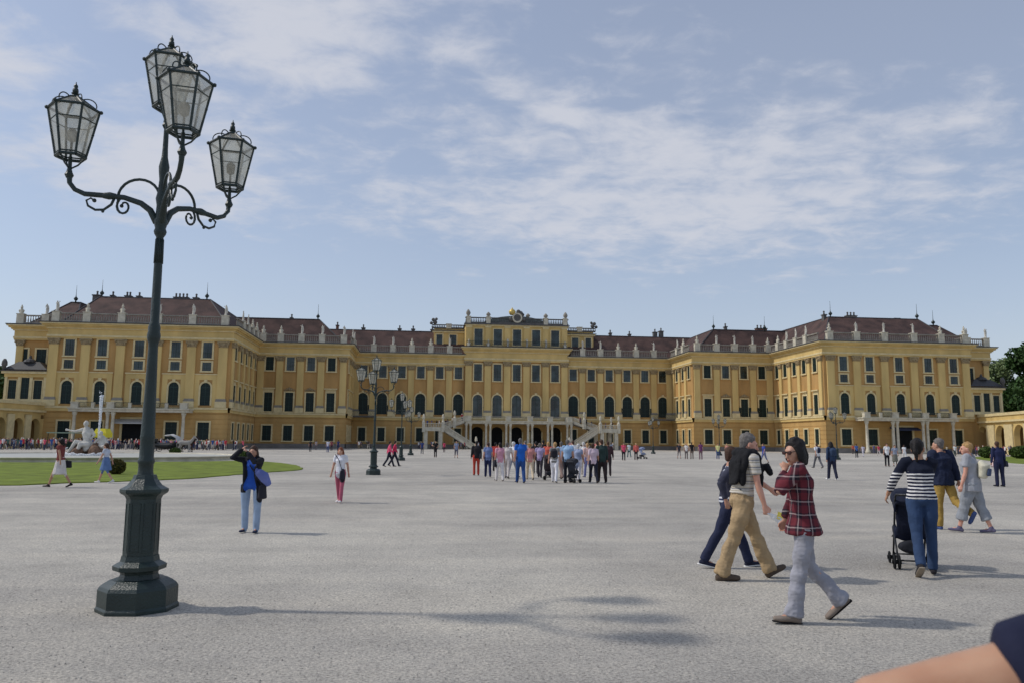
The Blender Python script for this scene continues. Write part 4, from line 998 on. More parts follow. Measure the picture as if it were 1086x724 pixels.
# ------------------------------------------------------------------ street lamps
def make_lamp():
    t = empty('street_lamp')
    OCT = lambda r: r
    b = MB().mat('iron')
    a8 = PI / 8
    b.lathe((0, 0, 0), [(.42, 0), (.42, .03), (.405, .05), (.405, .2), (.385, .23), (.34, .26), (.29, .285)], 8, a8)
    b.lathe((0, 0, 0), [(.21, .28), (.19, .33), (.2, .36)], 8, a8)
    b.lathe((0, 0, 0), [(.2, .355), (.27, .37), (.275, .41), (.24, .43), (.2, .45), (.19, .5)], 8, a8)
    b.lathe((0, 0, 0), [(.182, .45), (.178, 1.04), (.186, 1.06)], 8, a8)
    for k in range(8):   # raised panels on the shaft
        a = a8 + PI / 8 + k * PI / 4; d = Vector((math.cos(a), math.sin(a), 0)); u = Vector((-d.y, d.x, 0)); r0 = .18 * math.cos(PI / 8)
        for s0, s1, z0, z1 in ((-.05, -.044, .54, .99), (.044, .05, .54, .99), (-.05, .05, .534, .545), (-.05, .05, .985, .996)):
            pts = [d * (r0 - .005) + u * s0, d * (r0 + .004) + u * s0, d * (r0 + .004) + u * s1, d * (r0 - .005) + u * s1]
            b.hexa([(p.x, p.y, z0) for p in pts] + [(p.x, p.y, z1) for p in pts])
    b.lathe((0, 0, 0), [(.178, 1.03), (.195, 1.06), (.24, 1.085), (.25, 1.1), (.25, 1.125), (.18, 1.16), (.13, 1.22), (.115, 1.26)], 8, a8)
    b.v = [(x * .87, y * .87, z) for x, y, z in b.v]
    b.build('base', t, local=True)
    p = MB().mat('iron')
    p.lathe((0, 0, 0), [(.12, 1.2), (.1, 1.24), (.088, 1.3), (.088, 1.36), (.1, 1.375), (.1, 1.4), (.086, 1.42), (.085, 1.6), (.09, 1.62), (.084, 1.64), (.072, 2.0), (.058, 2.5), (.06, 2.54), (.078, 2.58), (.083, 2.62), (.072, 2.66), (.075, 2.7), (.055, 2.75),
        (.052, 3.3), (.046, 3.62), (.07, 3.65), (.08, 3.68), (.066, 3.71), (.078, 3.75), (.085, 3.79), (.07, 3.82), (.064, 3.95), (.08, 4.02), (.06, 4.1), (.05, 4.22), (.062, 4.3), (.066, 4.36), (.04, 4.46), (.034, 4.55), (.03, 4.8), (.045, 4.84), (.03, 4.88), (.04, 4.92), (.03, 4.97)], 16)
    for k in range(16):
        a = 2 * PI * k / 16; p.tube([(.05 * math.cos(a) * 1.02, .05 * math.sin(a) * 1.02, 3.35), (.047 * math.cos(a), .047 * math.sin(a), 3.6)], .008, 5)
    p.v = [(x * .77, y * .77, z) for x, y, z in p.v]
    p.build('pole', t, True, local=True)
    def lantern(c):
        f = MB().mat('iron'); x, y, z = c
        rl, rw, h = .138, .238, .5
        hexp = lambda r, zz, k: Vector((x + r * math.cos(PI / 3 * k + .3), y + r * math.sin(PI / 3 * k + .3), z + zz))
        for k in range(6):
            a, b2 = hexp(rl, 0, k), hexp(rw, h, k); a1, b1 = hexp(rl, 0, k + 1), hexp(rw, h, k + 1)
            f.tube([a, b2], .0125, 6); f.tube([a, a1], .017, 6); f.tube([b2, b1], .015, 6)
            f.tube([a + Vector((0, 0, .03)), a1 + Vector((0, 0, .03))], .008, 6)
            f.tube([a.lerp(b2, .74), a1.lerp(b1, .74)], .006, 5)
            tp = hexp(.06, h + .125, k); f.tube([b2, tp], .0115, 6); f.tube([tp, hexp(.06, h + .125, k + 1)], .012, 6)
            f.ball(b2 + (b2 - Vector((x, y, z + h))).normalized() * .012, .02, 8, 5)
            f.ball(a.lerp(b2, .5), .016, 6, 4)
            # little scrolls on the roof ribs
            d = (b2 - Vector((x, y, z + h))).normalized(); m_ = Vector((x, y, z + h)) + d * .1
            f.tube([m_ + d * (.02 + .085 * math.cos(q_)) + Vector((0, 0, .055 + .075 * math.sin(q_))) for q_ in [R(-10 + 17 * i_) for i_ in range(11)]], .0065, 5)
        f.lathe(c, [(.06, h + .115), (.062, h + .135), (.036, h + .145), (.028, h + .16), (.04, h + .175), (.02, h + .185)], 10)
        for k in range(3):
            a = hexp(rl * .95, -.005, 2 * k); f.tube([a, Vector((x, y, z)) + (a - Vector((x, y, z))) * .55 + Vector((0, 0, -.08)), Vector((x, y, z - .13))], .009, 6)
        f.lathe((x, y, z - .22), [(.03, 0), (.045, .03), (.03, .06), (.02, .1), (.018, .22)], 8)
        # burner
        f.tube([(x, y, z), (x, y, z + .17)], .012, 6); f.mat('stone'); f.lathe((x, y, z + .16), [(.02, 0), (.045, .02), (.05, .1), (.03, .13)], 8)
        lo = f.build('lantern', t, local=True)
        gl = MB().mat('lampglass')
        for k in range(6):
            gl.add([hexp(rl, .01, k), hexp(rl, .01, k + 1), hexp(rw, h, k + 1), hexp(rw, h, k)], [(0, 1, 2, 3)])
            gl.add([hexp(rw, h, k), hexp(rw, h, k + 1), hexp(.06, h + .125, k + 1), hexp(.06, h + .125, k)], [(0, 1, 2, 3)])
        gl.build('glass', lo, local=True)
        fi = MB().mat('iron'); fi.lathe((x, y, z + h + .18), [(.018, 0), (.03, .015), (.026, .045), (.016, .055), (.022, .07), (.018, .085), (.006, .1), (.004, .12)], 10); fi.build('finial', lo, True, local=True)
    lantern((0, 0, 4.99))
    base_az = -YAW
    for az, r, zl in ((184, .93, 4.44), (64, .88, 4.40), (-56, .9, 4.42)):
        a = R(az); d = Vector((math.cos(a), math.sin(a), 0)); z = Vector((0, 0, 1)); q = lambda u, h: d * (u * r) + z * h
        k = zl - 4.42
        m = MB().mat('iron')
        m.tube([q(.05, 3.78), q(.12, 3.9), q(.22, 3.97), q(.4, 4.02 + k * .3), q(.6, 4.03 + k * .6), q(.82, 4.035 + k), q(.93, 4.08 + k), q(.99, 4.15 + k), q(1, 4.25 + k)], [.036, .033, .03, .027, .027, .026, .024, .024, .03], 9, .5)
        m.loft([q(.5, 4.027 + k * .5), q(.56, 4.03 + k * .5), q(.62, 4.03 + k * .6)], [.03, .04, .03], n=8)
        m.build('arm', t, True, local=True)
        sw = MB().mat('iron')
        def spiral(cx, cz, r0, a0, a1, rr=.013, n=16):
            pts = []
            for i in range(n + 1):
                w_ = i / n; aa = R(a0 + (a1 - a0) * w_); rad = r0 * (1 - .72 * w_); pts.append(q(cx + rad * math.cos(aa) / r * .8, cz + rad * math.sin(aa)))
            sw.tube(pts, [rr * (1 - .3 * i / n) for i in range(n + 1)], 6); sw.ball(pts[-1], .02, 7, 4)
        spiral(.40, 3.925 + k * .4, .1, 80, 80 - 430, .014)
        sw.tube([q(.5, 4.02 + k * .5), q(.535, 3.94 + k * .5), q(.61, 3.885 + k * .5), q(.7, 3.88 + k * .6), q(.78, 3.92 + k * .7), q(.8, 3.975 + k * .7), q(.755, 4.0 + k * .7), q(.715, 3.975 + k * .7)], [.014, .014, .013, .013, .012, .011, .01, .01], 7)
        sw.ball(q(.715, 3.975 + k * .7), .022, 7, 4); sw.ball(q(.62, 3.87 + k * .5), .018, 6, 4)
        sw.tube([q(.25 + .22 * math.cos(R(a_)), 4.03 + .19 * math.sin(R(a_))) for a_ in range(195, -16, -15)], .0145, 7)
        sw.build('scroll', t, True, local=True)
        lantern(tuple(d * r + z * zl))
    return t
LAMP = make_lamp()
p = gp(145.5, 645); LAMP.location = (p.x, p.y, 0); LAMP.rotation_euler = (0, R(-.35), -YAW)
tag(LAMP, 'tall dark green four-lantern street lamp standing closest, at the left', 'street lamp', 'four-lantern street lamps on the square')
for px, D, rz, lab in ((399, 37.8, 40, 'second nearest four-lantern street lamp, left of the walking crowd'), (427.5, 66, 10, 'third lamp of the row, just right of the two pink-clad walkers'), (437.5, 92, 70, 'farthest lamp of the row in front of the staircase'),
                       (885.5, 85, 25, 'distant lamp before the right corner of the palace wing, behind the long-haired woman'), (762, 110, 10, 'distant lamp between the purple-clad and yellow-clad visitors'), (692.3, 122, 50, 'distant lamp with a white block at its foot')):
    l = copy_tree(LAMP); q = at_d(px, D); l.location = q; l.rotation_euler = (0, 0, R(rz)); l['label'] = lab
wb = MB().mat('white_stone'); q = at_d(692.3, 121.2); wb.box(-.45, .45, -.3, .3, 0, 1.0); wb.mat('stone'); wb.box(-.5, .5, -.35, .35, 1.0, 1.08)
o = wb.build('utility_box', loc=q); tag(o, 'white box standing at the foot of a distant lamp', 'box')
# ------------------------------------------------------------------ fountain
FT = empty('fountain', (POOL.x, POOL.y, 0), 'round stone fountain pool with white river-god sculptures and a water jet', 'fountain')
b = MB().mat('white_stone')
prof = [(PR, 0), (PR, .06), (PR - .1, .09), (PR - .1, .24), (PR + .08, .28), (PR + .08, .35), (PR - .5, .35), (PR - .5, .05)]
n = 72; vs = []; fs = []
for r_, z_ in prof:
    for i in range(n): vs.append((r_ * math.cos(2 * PI * i / n), r_ * math.sin(2 * PI * i / n), z_))
for k in range(len(prof) - 1):
    for i in range(n): j = (i + 1) % n; fs.append((k * n + i, k * n + j, (k + 1) * n + j, (k + 1) * n + i))
b.add(vs, fs); b.build('basin', FT, True, local=True)
w_ = MB().mat('water'); w_.add([((PR - .45) * math.cos(2 * PI * i / 60), (PR - .45) * math.sin(2 * PI * i / 60), .27) for i in range(60)], [tuple(range(60))]); w_.build('water', FT, local=True)
camdir = Matrix.Rotation(-YAW, 3, 'Z')
rk = blob_mesh('rock', [('l', [V(-1.3, 0, .2), V(-.4, .1, .7), V(.6, 0, .75), V(1.4, 0, .3)], [.5, .6, .55, .5]), ('b', V(-.5, -.4, .5), .45), ('b', V(.9, -.3, .5), .5), ('b', V(.2, .5, .7), .6)], .07, 'white_stone', .08)
rk.materials.clear(); rk.materials.append(simple('mossy_rock', 112, 88, 72, var=.4, scale=3, bump=.8, bscale=12))
o = new_obj('rock', rk, FT); o.location = (.15, 0, 0); o.rotation_euler.z = -YAW
P = Prim()
# seated river god leaning, arm stretched to the left
P.loft('x', [V(.15, 0, 1.1), V(.05, 0, 1.5), V(-.02, 0, 1.95), V(-.05, 0, 2.3)], [.34, .28, .36, .2], [.26, .22, .25, .16])
P.ball('x', V(-.1, -.03, 2.62), (.17, .19, .23)); P.loft('x', [V(-.08, 0, 2.3), V(-.1, 0, 2.5)], [.1, .1])
P.loft('x', [V(-.32, 0, 2.2), V(-.8, -.1, 2.05), V(-1.35, -.15, 2.15)], [.13, .1, .07]); P.ball('x', V(-1.45, -.15, 2.17), .09)
P.loft('x', [V(.28, 0, 2.2), V(.5, .1, 1.8), V(.42, -.2, 1.5)], [.12, .1, .07])
P.loft('x', [V(.1, -.1, 1.15), V(-.6, -.35, 1.3), V(-.95, -.35, .7), V(-1.25, -.35, .35)], [.24, .19, .13, .1])
P.loft('x', [V(.25, -.1, 1.1), V(-.2, -.5, 1.1), V(-.35, -.55, .55)], [.24, .18, .12])
P.loft('x', [V(.5, .1, 1.0), V(0, -.1, .95), V(-.6, 0, .8)], [.35, .4, .25], [.2, .2, .15])
# second figure crouched on the right
P.loft('x', [V(1.15, 0, .9), V(1.2, 0, 1.3), V(1.1, 0, 1.65)], [.26, .24, .24], [.22, .18, .16]); P.ball('x', V(1.05, -.03, 1.92), (.14, .16, .19))
P.loft('x', [V(1.3, 0, 1.6), V(1.55, 0, 1.2), V(1.75, 0, .9)], [.1, .08, .06]); P.loft('x', [V(.95, 0, 1.55), V(.7, -.1, 1.3), V(.6, -.15, 1.0)], [.1, .08, .06])
P.loft('x', [V(1.15, 0, .95), V(1.5, -.3, 1.0), V(1.7, -.3, .45)], [.2, .15, .1])
me = remesh_mb(P.mb, .035, 1, .5, .015, 6); me.materials.append(simple('marble', 196, 192, 184, var=.25, scale=3, bump=.4, bscale=14)); me.name = 'sculpture'
o = new_obj('sculpture', me, FT); o.rotation_euler.z = -YAW; o.location = (.1, 0, -.1); o.scale = (1.1, 1.1, 1.12)
rr = random.Random(6); fo = MB().mat('water_jet')
fo.loft([(1.9 * math.cos(k * PI / 30), 1.25 * math.sin(k * PI / 30), .3 + rr.uniform(-.02, .06)) for k in range(61)], [rr.uniform(.05, .24) for k in range(61)], ref=(0, 0, 1), n=8)
fo.build('spray', FT, True, local=True)
j = MB().mat('water_jet'); rr = random.Random(2)
j.tube([(.72 + .02 * math.sin(k), .8, .6 + k * .35) for k in range(14)], [.06 + .004 * k + .03 * (k > 10) for k in range(14)], 8, .5)
for k in range(220):
    z_ = rr.uniform(.6, 5.6); sp2 = .06 + .1 * max(0, (z_ - 3.5) / 2) + .04 * rr.random(); a = rr.uniform(0, 2 * PI); j.ball((.72 + sp2 * math.cos(a), .8 + sp2 * math.sin(a), z_), rr.uniform(.012, .05), 5, 3)
for a0 in (0, 1, 2):   # low arcs of spray at the foot
    j.tube([(-1.0 - .5 * k / 6 - a0 * .15, -.7, .9 - .5 * (k / 6) ** 2 - .1 * a0) for k in range(7)], .05, 6)
j.build('water_jet', FT, True, local=True)
# ------------------------------------------------------------------ kiosk, parasol, carriage, pushchairs
q = at_d(74, 123); k = empty('market_kiosk', q, 'small stand with a pale green flat awning left of the fountain', 'kiosk', rz=-YAW)
m = MB().mat(simple('pale_green_canvas', 150, 170, 150)); m.box(-2.2, 2.2, -1.4, 1.4, 2.45, 2.6); m.build('awning', k, local=True)
m = MB().mat(simple('dark_green_paint', 34, 60, 50)); m.box(-1.8, 1.8, -.6, 1.0, 0, 1.1); m.mat('stone'); m.box(-1.9, 1.9, -.7, 1.05, 1.1, 1.16); m.build('counter', k, local=True)
for x in (-2, 2):
    for y in (-1.25, 1.25): m = MB().mat('iron'); m.tube([(x, y, 0), (x, y, 2.45)], .05, 8); m.build('post', k, local=True)
q = at_d(113, 76); k = empty('parasol', q, 'yellow square parasol rising behind the fountain sculptures', 'parasol', rz=-YAW)
m = MB().mat(simple('yellow_canvas', 214, 200, 60)); m.hexa([(-.62, -.62, 2.15), (.62, -.62, 2.15), (.62, .62, 2.15), (-.62, .62, 2.15), (-.45, -.45, 2.6), (.45, -.45, 2.6), (.45, .45, 2.6), (-.45, .45, 2.6)]); m.box(-.63, .63, -.63, .63, 1.75, 2.15); m.build('canopy', k, local=True)
m = MB().mat('iron'); m.tube([(0, 0, 0), (0, 0, 2.3)], .03, 8); m.lathe((0, 0, 0), [(.3, 0), (.28, .08), (.05, .12)], 12); m.build('pole', k, local=True)
def wheel(mb, c, r, ax=(0, 1, 0), spokes=10, tire=.03, tm='dark', w_=.03):
    axv = Vector(ax).normalized(); u = axv.orthogonal().normalized(); v = axv.cross(u); c = Vector(c); mb.mat(tm)
    mb.tube([c + (u * math.cos(2 * PI * k / 20) + v * math.sin(2 * PI * k / 20)) * r for k in range(21)], tire, 6)
    for k in range(spokes): a = 2 * PI * k / spokes; mb.tube([c, c + (u * math.cos(a) + v * math.sin(a)) * r], w_ * .5, 4)
    mb.tube([c - axv * w_ * 2, c + axv * w_ * 2], w_ * 2, 8)
q = at_d(181, 103); k = empty('horse_carriage', q, 'dark horse-drawn carriage with a pale folded hood at the edge of the square', 'carriage', rz=-YAW)
m = MB().mat(simple('carriage_lacquer', 26, 30, 30, rough=.4))
m.loft([(-1.6, 0, 1.0), (-1.0, 0, .8), (0, 0, .75), (1.0, 0, .8), (1.5, 0, 1.15)], [.25, .4, .42, .4, .25], [.55, .62, .65, .62, .55], ref=(0, 0, 1)); m.box(-1.5, -1.4, -.5, .5, 1.0, 1.7); m.box(-2.0, -1.3, -.45, .45, 1.25, 1.4)
m.build('body', k, True, local=True)
m = MB().mat('awning'); m.loft([(-.1, 0, 2.1), (.7, 0, 2.2), (1.4, 0, 1.9), (1.6, 0, 1.3)], [.1, .12, .16, .12], [.65, .7, .7, .62], ref=(0, 0, 1)); m.build('hood', k, True, local=True)
for x, r_ in ((-1.3, .42), (1.0, .55)):
    for y in (-.75, .75): m = MB(); wheel(m, (x, y, r_), r_ - .03); m.build('wheel', k, local=True)
def horse(name, px, D, label, mt):
    q = at_d(px, D); P = Prim()
    P.loft('x', [V(.75, 0, 1.25), V(.4, 0, 1.22), V(0, 0, 1.18), V(-.5, 0, 1.22), V(-.75, 0, 1.3)], [.24, .3, .28, .3, .2], [.2, .26, .26, .25, .18], ref=(0, 0, 1))
    P.loft('x', [V(-.7, 0, 1.3), V(-1.0, 0, 1.65), V(-1.15, 0, 1.95)], [.22, .16, .12], [.15, .1, .08], ref=(1, 0, 0))
    P.loft('x', [V(-1.1, 0, 2.0), V(-1.35, 0, 1.85), V(-1.6, 0, 1.65)], [.12, .1, .06], [.08, .08, .06]); [P.loft('x', [V(-1.1, e * .05, 2.05), V(-1.08, e * .06, 2.2)], [.03, .012]) for e in (-1, 1)]
    for y in (-.15, .15):
        o_ = .12 if y > 0 else -.05
        P.loft('x', [V(-.55, y, 1.15), V(-.58 - o_ * .3, y, .65), V(-.55, y, .6), V(-.55 + o_ * .2, y, .08)], [.12, .065, .06, .045]); P.loft('x', [V(-.56, y, .07), V(-.62, y, .03)], [.06, .06])
        P.loft('x', [V(.6, y, 1.2), V(.5, y, .85), V(.75, y, .55), V(.68 + o_ * .3, y, .08)], [.18, .11, .06, .045]); P.loft('x', [V(.68 + o_ * .3, y, .07), V(.62 + o_ * .3, y, .03)], [.06, .06])
    P.loft('x', [V(.9, 0, 1.35), V(1.05, 0, 1.0), V(1.02, 0, .6)], [.05, .07, .03])
    me = remesh_mb(P.mb, .035, 1, .5); me.materials.append(mt); o = new_obj(name, me); o.location = q; o.rotation_euler.z = -YAW; tag(o, label, 'horse', 'horses standing before the carriage')
horse('horse', 200, 102.4, 'grey-white horse nearer the camera, harnessed right of the dark carriage', simple('grey_horse', 150, 146, 140)) 
for o_ in bpy.data.objects:
    if o_.name.startswith('horse') and o_.type == 'MESH': o_.rotation_euler.z = PI - YAW
horse('horse', 203, 104.2, 'dark horse on the far side of the grey-white one', simple('dark_horse', 54, 42, 36)); bpy.data.objects['horse.001'].rotation_euler.z = PI - YAW
def pushchair(px, feet, az, label, cl=(26, 32, 52), scl=1.0, fold=False):
    q = gp(px, feet); t = empty('pushchair', q, label, 'pushchair', rz=R(az) - YAW - PI / 2)
    S_ = lambda *a: Vector(a) * scl
    fr_ = MB().mat(simple('dark_frame', 40, 42, 46, rough=.4))
    for x in (-.2, .2):
        fr_.tube([S_(x, -.42, 1.02), S_(x, -.3, .95), S_(x, .28, .12)], .014 * scl, 8); fr_.tube([S_(x, .05, .48), S_(x, -.32, .1)], .014 * scl, 8); fr_.tube([S_(x, .1, .42), S_(x, .32, .38)], .012 * scl, 6)
    fr_.tube([S_(-.2, -.42, 1.02), S_(.2, -.42, 1.02)], .018 * scl, 8); fr_.tube([S_(-.2, -.3, .12), S_(.2, -.3, .12)], .012 * scl, 6); fr_.tube([S_(-.2, .27, .14), S_(.2, .27, .14)], .012 * scl, 6)
    fr_.build('frame', t, True, local=True)
    P = Prim(); P.loft('x', [S_(0, -.2, .92), S_(0, -.14, .6), S_(0, -.02, .42), S_(0, .26, .42)], [.19 * scl] * 4, [.035 * scl, .05 * scl, .07 * scl, .04 * scl], cap=.3)
    P.loft('x', [S_(-.19, -.05, .5), S_(-.19, .2, .5)], [.02 * scl, .02 * scl], [.12 * scl, .05 * scl]); P.loft('x', [S_(.19, -.05, .5), S_(.19, .2, .5)], [.02 * scl, .02 * scl], [.12 * scl, .05 * scl])
    me = remesh_mb(P.mb, .014 * scl, 2, .5, .008, 8); me.materials.append(cm(*cl)); new_obj('seat', me, t)
    P = Prim(); P.loft('x', [S_(0, -.3, .9), S_(0, -.16, 1.03), S_(0, .04, 1.06), S_(0, .2, .96)], [.21 * scl] * 4, [.05 * scl, .04 * scl, .04 * scl, .03 * scl], cap=.3)
    for e in (-1, 1): P.loft('x', [S_(e * .2, -.25, .82), S_(e * .2, -.02, .96), S_(e * .2, .14, .95)], [.015 * scl] * 3, [.1 * scl, .1 * scl, .04 * scl])
    me = remesh_mb(P.mb, .014 * scl, 2, .5, .006, 8); me.materials.append(cm(*cl)); new_obj('hood', me, t)
    P = Prim(); P.loft('x', [S_(0, -.26, .3), S_(0, .12, .26)], [.16 * scl] * 2, [.09 * scl, .08 * scl], cap=.4); me = remesh_mb(P.mb, .015 * scl, 1, .5, .01, 8); me.materials.append(cm(34, 36, 44)); new_obj('basket', me, t)
    for x in (-.22, .22):
        for y, r_ in ((-.32, .1), (.3, .085)): 
            m = MB(); 
            for e in (-.03, .03): wheel(m, S_(x + e, y, r_), (r_ - .016) * scl, (1, 0, 0), 6, .016 * scl, 'dark', .014)
            m.build('wheel', t, local=True)
    return t
# ------------------------------------------------------------------ near people (clothes as children)
def cloth(name, P, parent, mat, voxel=.011, disp=.006, seed=1, sm=3):
    me = remesh_mb(P.mb, voxel, sm, .5, disp, 9, seed); me.materials.append(M_[mat] if isinstance(mat, str) else mat); me.name = name
    return new_obj(name, me, parent)
def near_person(px, feet, az, label, J, skin='skin_light', hair=('short', 'grey'), group=None, curl=45, extra=None):
    t = empty('person'); place(t, px, feet, az, label, group)
    P = Prim(); q, ref = head_prims(P, J); body_prims(P, J, curl=curl)
    me = remesh_mb(P.mb, .0075, 2, .5)
    dark = simple('eye_dark', 30, 24, 22); lip = simple('lip', 168, 98, 88); eyew = simple('eye_surround', 150, 108, 90)  # eyew: browner tone for the ring of skin around each eye
    for m in (M_[skin], dark, lip, eyew): me.materials.append(m)
    c = poly_centers(me); idx = np.zeros(len(c), 'i4'); s = J['s']
    for e in (-1, 1):
        p_ = np.array(q(e * .03, .088, .012)); d = np.linalg.norm(c - p_, axis=1); idx[d < .018 * s] = 3; idx[d < .010 * s] = 1
    for e in (-.012, 0, .012):
        p_ = np.array(q(e, .1, -.062)); idx[np.linalg.norm(c - p_, axis=1) < .012 * s] = 2
    me.polygons.foreach_set('material_index', idx.tolist()); me.name = 'body'
    body = new_obj('body', me, t)
    if hair:
        P = Prim(); hair_prims(P, J, hair[0]); cloth('hair', P, t, hm(hair[1]), .009, .006, 2, 1)
    return t, q, body
def garment(t, name, fn, mat, J, seed=1, voxel=.011, disp=.006, **k):
    P = Prim(); fn(P, J, **k); return cloth(name, P, t, mat, voxel, disp, seed)
def trim_above(o, z):
    """drop the part of a garment that is tucked under another one"""
    bm = bmesh.new(); bm.from_mesh(o.data); bmesh.ops.delete(bm, geom=[v for v in bm.verts if v.co.z > z], context='VERTS'); bm.to_mesh(o.data); bm.free()
def shoe_pair(t, mat, J, big=1.0, disp=.002):
    for k in 'LR': garment(t, 'shoe', shoes_prims, mat, J, 5, big=big, disp=disp, ks=k)
# --- man in tan trousers striding right
J = pose(1.8, lean=7, turn=8, legL=(25, 2), legR=(-19, 2), footL=20, footR=-2, handR=(.22, .2, .83), handL=(-.2, .42, 1.02), elR=(.5, -1, 0), elL=(-.5, -1, -.3), head=(-4, -14))
t, q, body = near_person(789, 613.5, 2, 'grey-haired man striding right in tan trousers with a black sweater over his shoulders', J, 'skin_pink', ('short', 'grey'), curl=75)
garment(t, 'trousers', trousers_prims, cm(166, 142, 108), J, 3, w=1.06, hem=.08, disp=.018, top=.09)
garment(t, 'polo_shirt', top_prims, 'polo_stripes', J, 4, hem=-.11, sleeve=.62, w=1.04, puff=1.14)
shoe_pair(t, simple('brown_suede', 84, 72, 62), J, big=1.28, disp=.002)
P = Prim(); P.loft('x', [J['pelvis'] + J['up'] * .10, J['pelvis'] + J['up'] * .135], [.166, .164], [.128, .126], cap=.02); cloth('belt', P, t, simple('black_leather', 26, 24, 24), .009, 0)
P = Prim(); up = J['up']; nk = J['neck']
P.loft('x', [J['shR'] * .8 + nk * .2 + V(0, -.01, .045), J['shR'] * .4 + nk * .6 + V(0, -.05, .04), nk + V(0, -.07, .02), J['shL'] * .4 + nk * .6 + V(0, -.05, .04), J['shL'] * .8 + nk * .2 + V(0, -.01, .045)], [.085, .085, .08, .085, .085], [.055, .058, .066, .058, .055], ref=(0, 1, 0))
P.loft('x', [nk + V(0, -.09, 0), J['chest'] + V(.03, -.125, .06), J['chest'] + V(.04, -.135, -.08), J['waist'] + V(.05, -.135, .04)], [.15, .18, .17, .14], [.04, .045, .035, .022])
for e in (-1, 1): P.loft('x', [J['sh' + ('R' if e > 0 else 'L')] * .7 + nk * .3 + V(0, .02, .04), nk + V(e * .1, .09, -.04), J['chest'] + V(e * .06, .13, .08), J['chest'] + V(e * .02, .165, .02)], [.07, .07, .062, .05])
P.loft('x', [J['shR'] * .85 + nk * .15 + V(0, -.06, .03), J['shR'] + V(-.01, -.12, -.12), J['shR'] + V(-.03, -.13, -.3)], [.06, .055, .045], [.05, .04, .03])
P.ball('x', J['chest'] + V(0, .18, -.01), .055); P.loft('x', [J['chest'] + V(.01, .18, 0), J['chest'] + V(.03, .19, -.13), J['chest'] + V(.03, .17, -.25)], [.045, .05, .035], [.03, .03, .02]); P.loft('x', [J['chest'] + V(0, .18, 0), J['chest'] + V(.02, .27, .02), J['chest'] + V(.05, .3, -.07)], [.04, .045, .03])
cloth('sweater', P, t, cm(22, 22, 26), .012, .012, 7)
# carried bag and leaflet
hw = J['wrR'] + (J['wrR'] - J['elR']).normalized() * .09
bt = empty('plastic_bag', t.location, 'thin white plastic bag with a yellow leaflet, held in the man\'s lowered hand', 'bag', rz=t.rotation_euler.z)
m = MB().mat('plastic_bag'); rnd = random.Random(5)
P = Prim(); P.loft('x', [hw + V(.0, .0, .0), hw + V(.01, .09, -.05), hw + V(.02, .2, -.13), hw + V(.02, .3, -.2)], [.012, .03, .07, .05], [.01, .015, .03, .012], ref=(0, 0, 1))
me = remesh_mb(P.mb, .01, 1, .5, .014, 14); me.materials.append(M_['plastic_bag']); me.name = 'bag'; new_obj('bag', me, bt)
m = MB().mat(simple('yellow_print', 226, 206, 96)); h0 = hw + V(.03, .1, -.03)
m.hexa([h0 + V(0, 0, -.03), h0 + V(0, .2, -.12), h0 + V(.006, .2, -.12), h0 + V(.006, 0, -.03), h0 + V(0, .02, .05), h0 + V(0, .19, -.02), h0 + V(.006, .19, -.02), h0 + V(.006, .02, .05)]); m.build('leaflet', bt, local=True)
# --- companion behind him
J = pose(1.62, lean=5, legL=(23, 4), legR=(-24, 6), footL=2, footR=-16, handR=(.26, -.1, .95), handL=(-.24, .2, 1.0), head=(0, -10), female=True)
t, q, body = near_person(774, 601, 0, 'woman in dark jeans and a dark cardigan mostly hidden behind the striding man', J, 'skin_light', ('short', 'brown'))
garment(t, 'jeans', trousers_prims, cm(34, 40, 66), J, 3, hem=.06)
garment(t, 'blouse', top_prims, 'patterned_blouse', J, 4, hem=.0, sleeve=0)
P = Prim(); J2 = dict(J); top_prims(P, J2, hem=-.06, sleeve=1.9, w=1.04); cloth('cardigan', P, t, cm(58, 60, 76), .012, .008, 6)
shoe_pair(t, simple('navy_canvas', 34, 38, 58), J, 1.06)
for k in 'LR':
    m = MB().mat(simple('white_rubber', 226, 226, 224))
    H_, T_ = J['heel' + k], J['toe' + k]; d = (T_ - H_).normalized(); nn = d.cross(V(1, 0, 0)).normalized(); nn = nn if nn.z < 0 else -nn
    m.loft([H_ + nn * .026 - d * .02, H_.lerp(T_, .5) + nn * .024, T_ + nn * .02 + d * .03], [.036, .041, .034], [.012, .012, .012])
    m.build('shoe_sole', t, True, local=True)
# --- woman in plaid shirt walking left, hand at her chin
J = pose(1.68, lean=3, turn=-14, legL=(11, 2), legR=(-9, 34), footL=2, footR=-50, handL=(-.03, .17, 1.42), elL=(-.6, .5, -1), handR=(.3, .1, .85), head=(28, -12), female=True)
t, q, body = near_person(856, 658.5, 178, 'woman in red plaid shirt, grey trousers and sunglasses walking left, hand at chin', J, 'skin_light', ('bob', 'black'), curl=70)
garment(t, 'trousers', trousers_prims, cm(152, 152, 160), J, 3, w=.92, hem=.078, disp=.018, top=-.01)
trim_above(bpy.data.objects[-1] if False else t.children[-1], J['pelvis'].z - .055)
garment(t, 'plaid_shirt', top_prims, 'plaid', J, 4, hem=.12, sleeve=1.88, w=.99, flare=.03, puff=1.06, disp=.008)
shoe_pair(t, simple('beige_trainers', 128, 116, 106), J, big=1.1, disp=.002)
for k in 'LR':
    m = MB().mat(simple('black_sole', 34, 32, 32))
    H_, T_ = J['heel' + k], J['toe' + k]; d = (T_ - H_).normalized(); nn = d.cross(V(1, 0, 0)).normalized(); nn = nn if nn.z < 0 else -nn
    m.loft([H_ + nn * .03 - d * .02, H_.lerp(T_, .5) + nn * .028, T_ + nn * .024 + d * .03], [.036, .041, .034], [.009, .009, .009])
    m.build('shoe_sole', t, True, local=True)
m = MB().mat(simple('sunglass_lens', 60, 36, 34, rough=.2)); s = J['s']
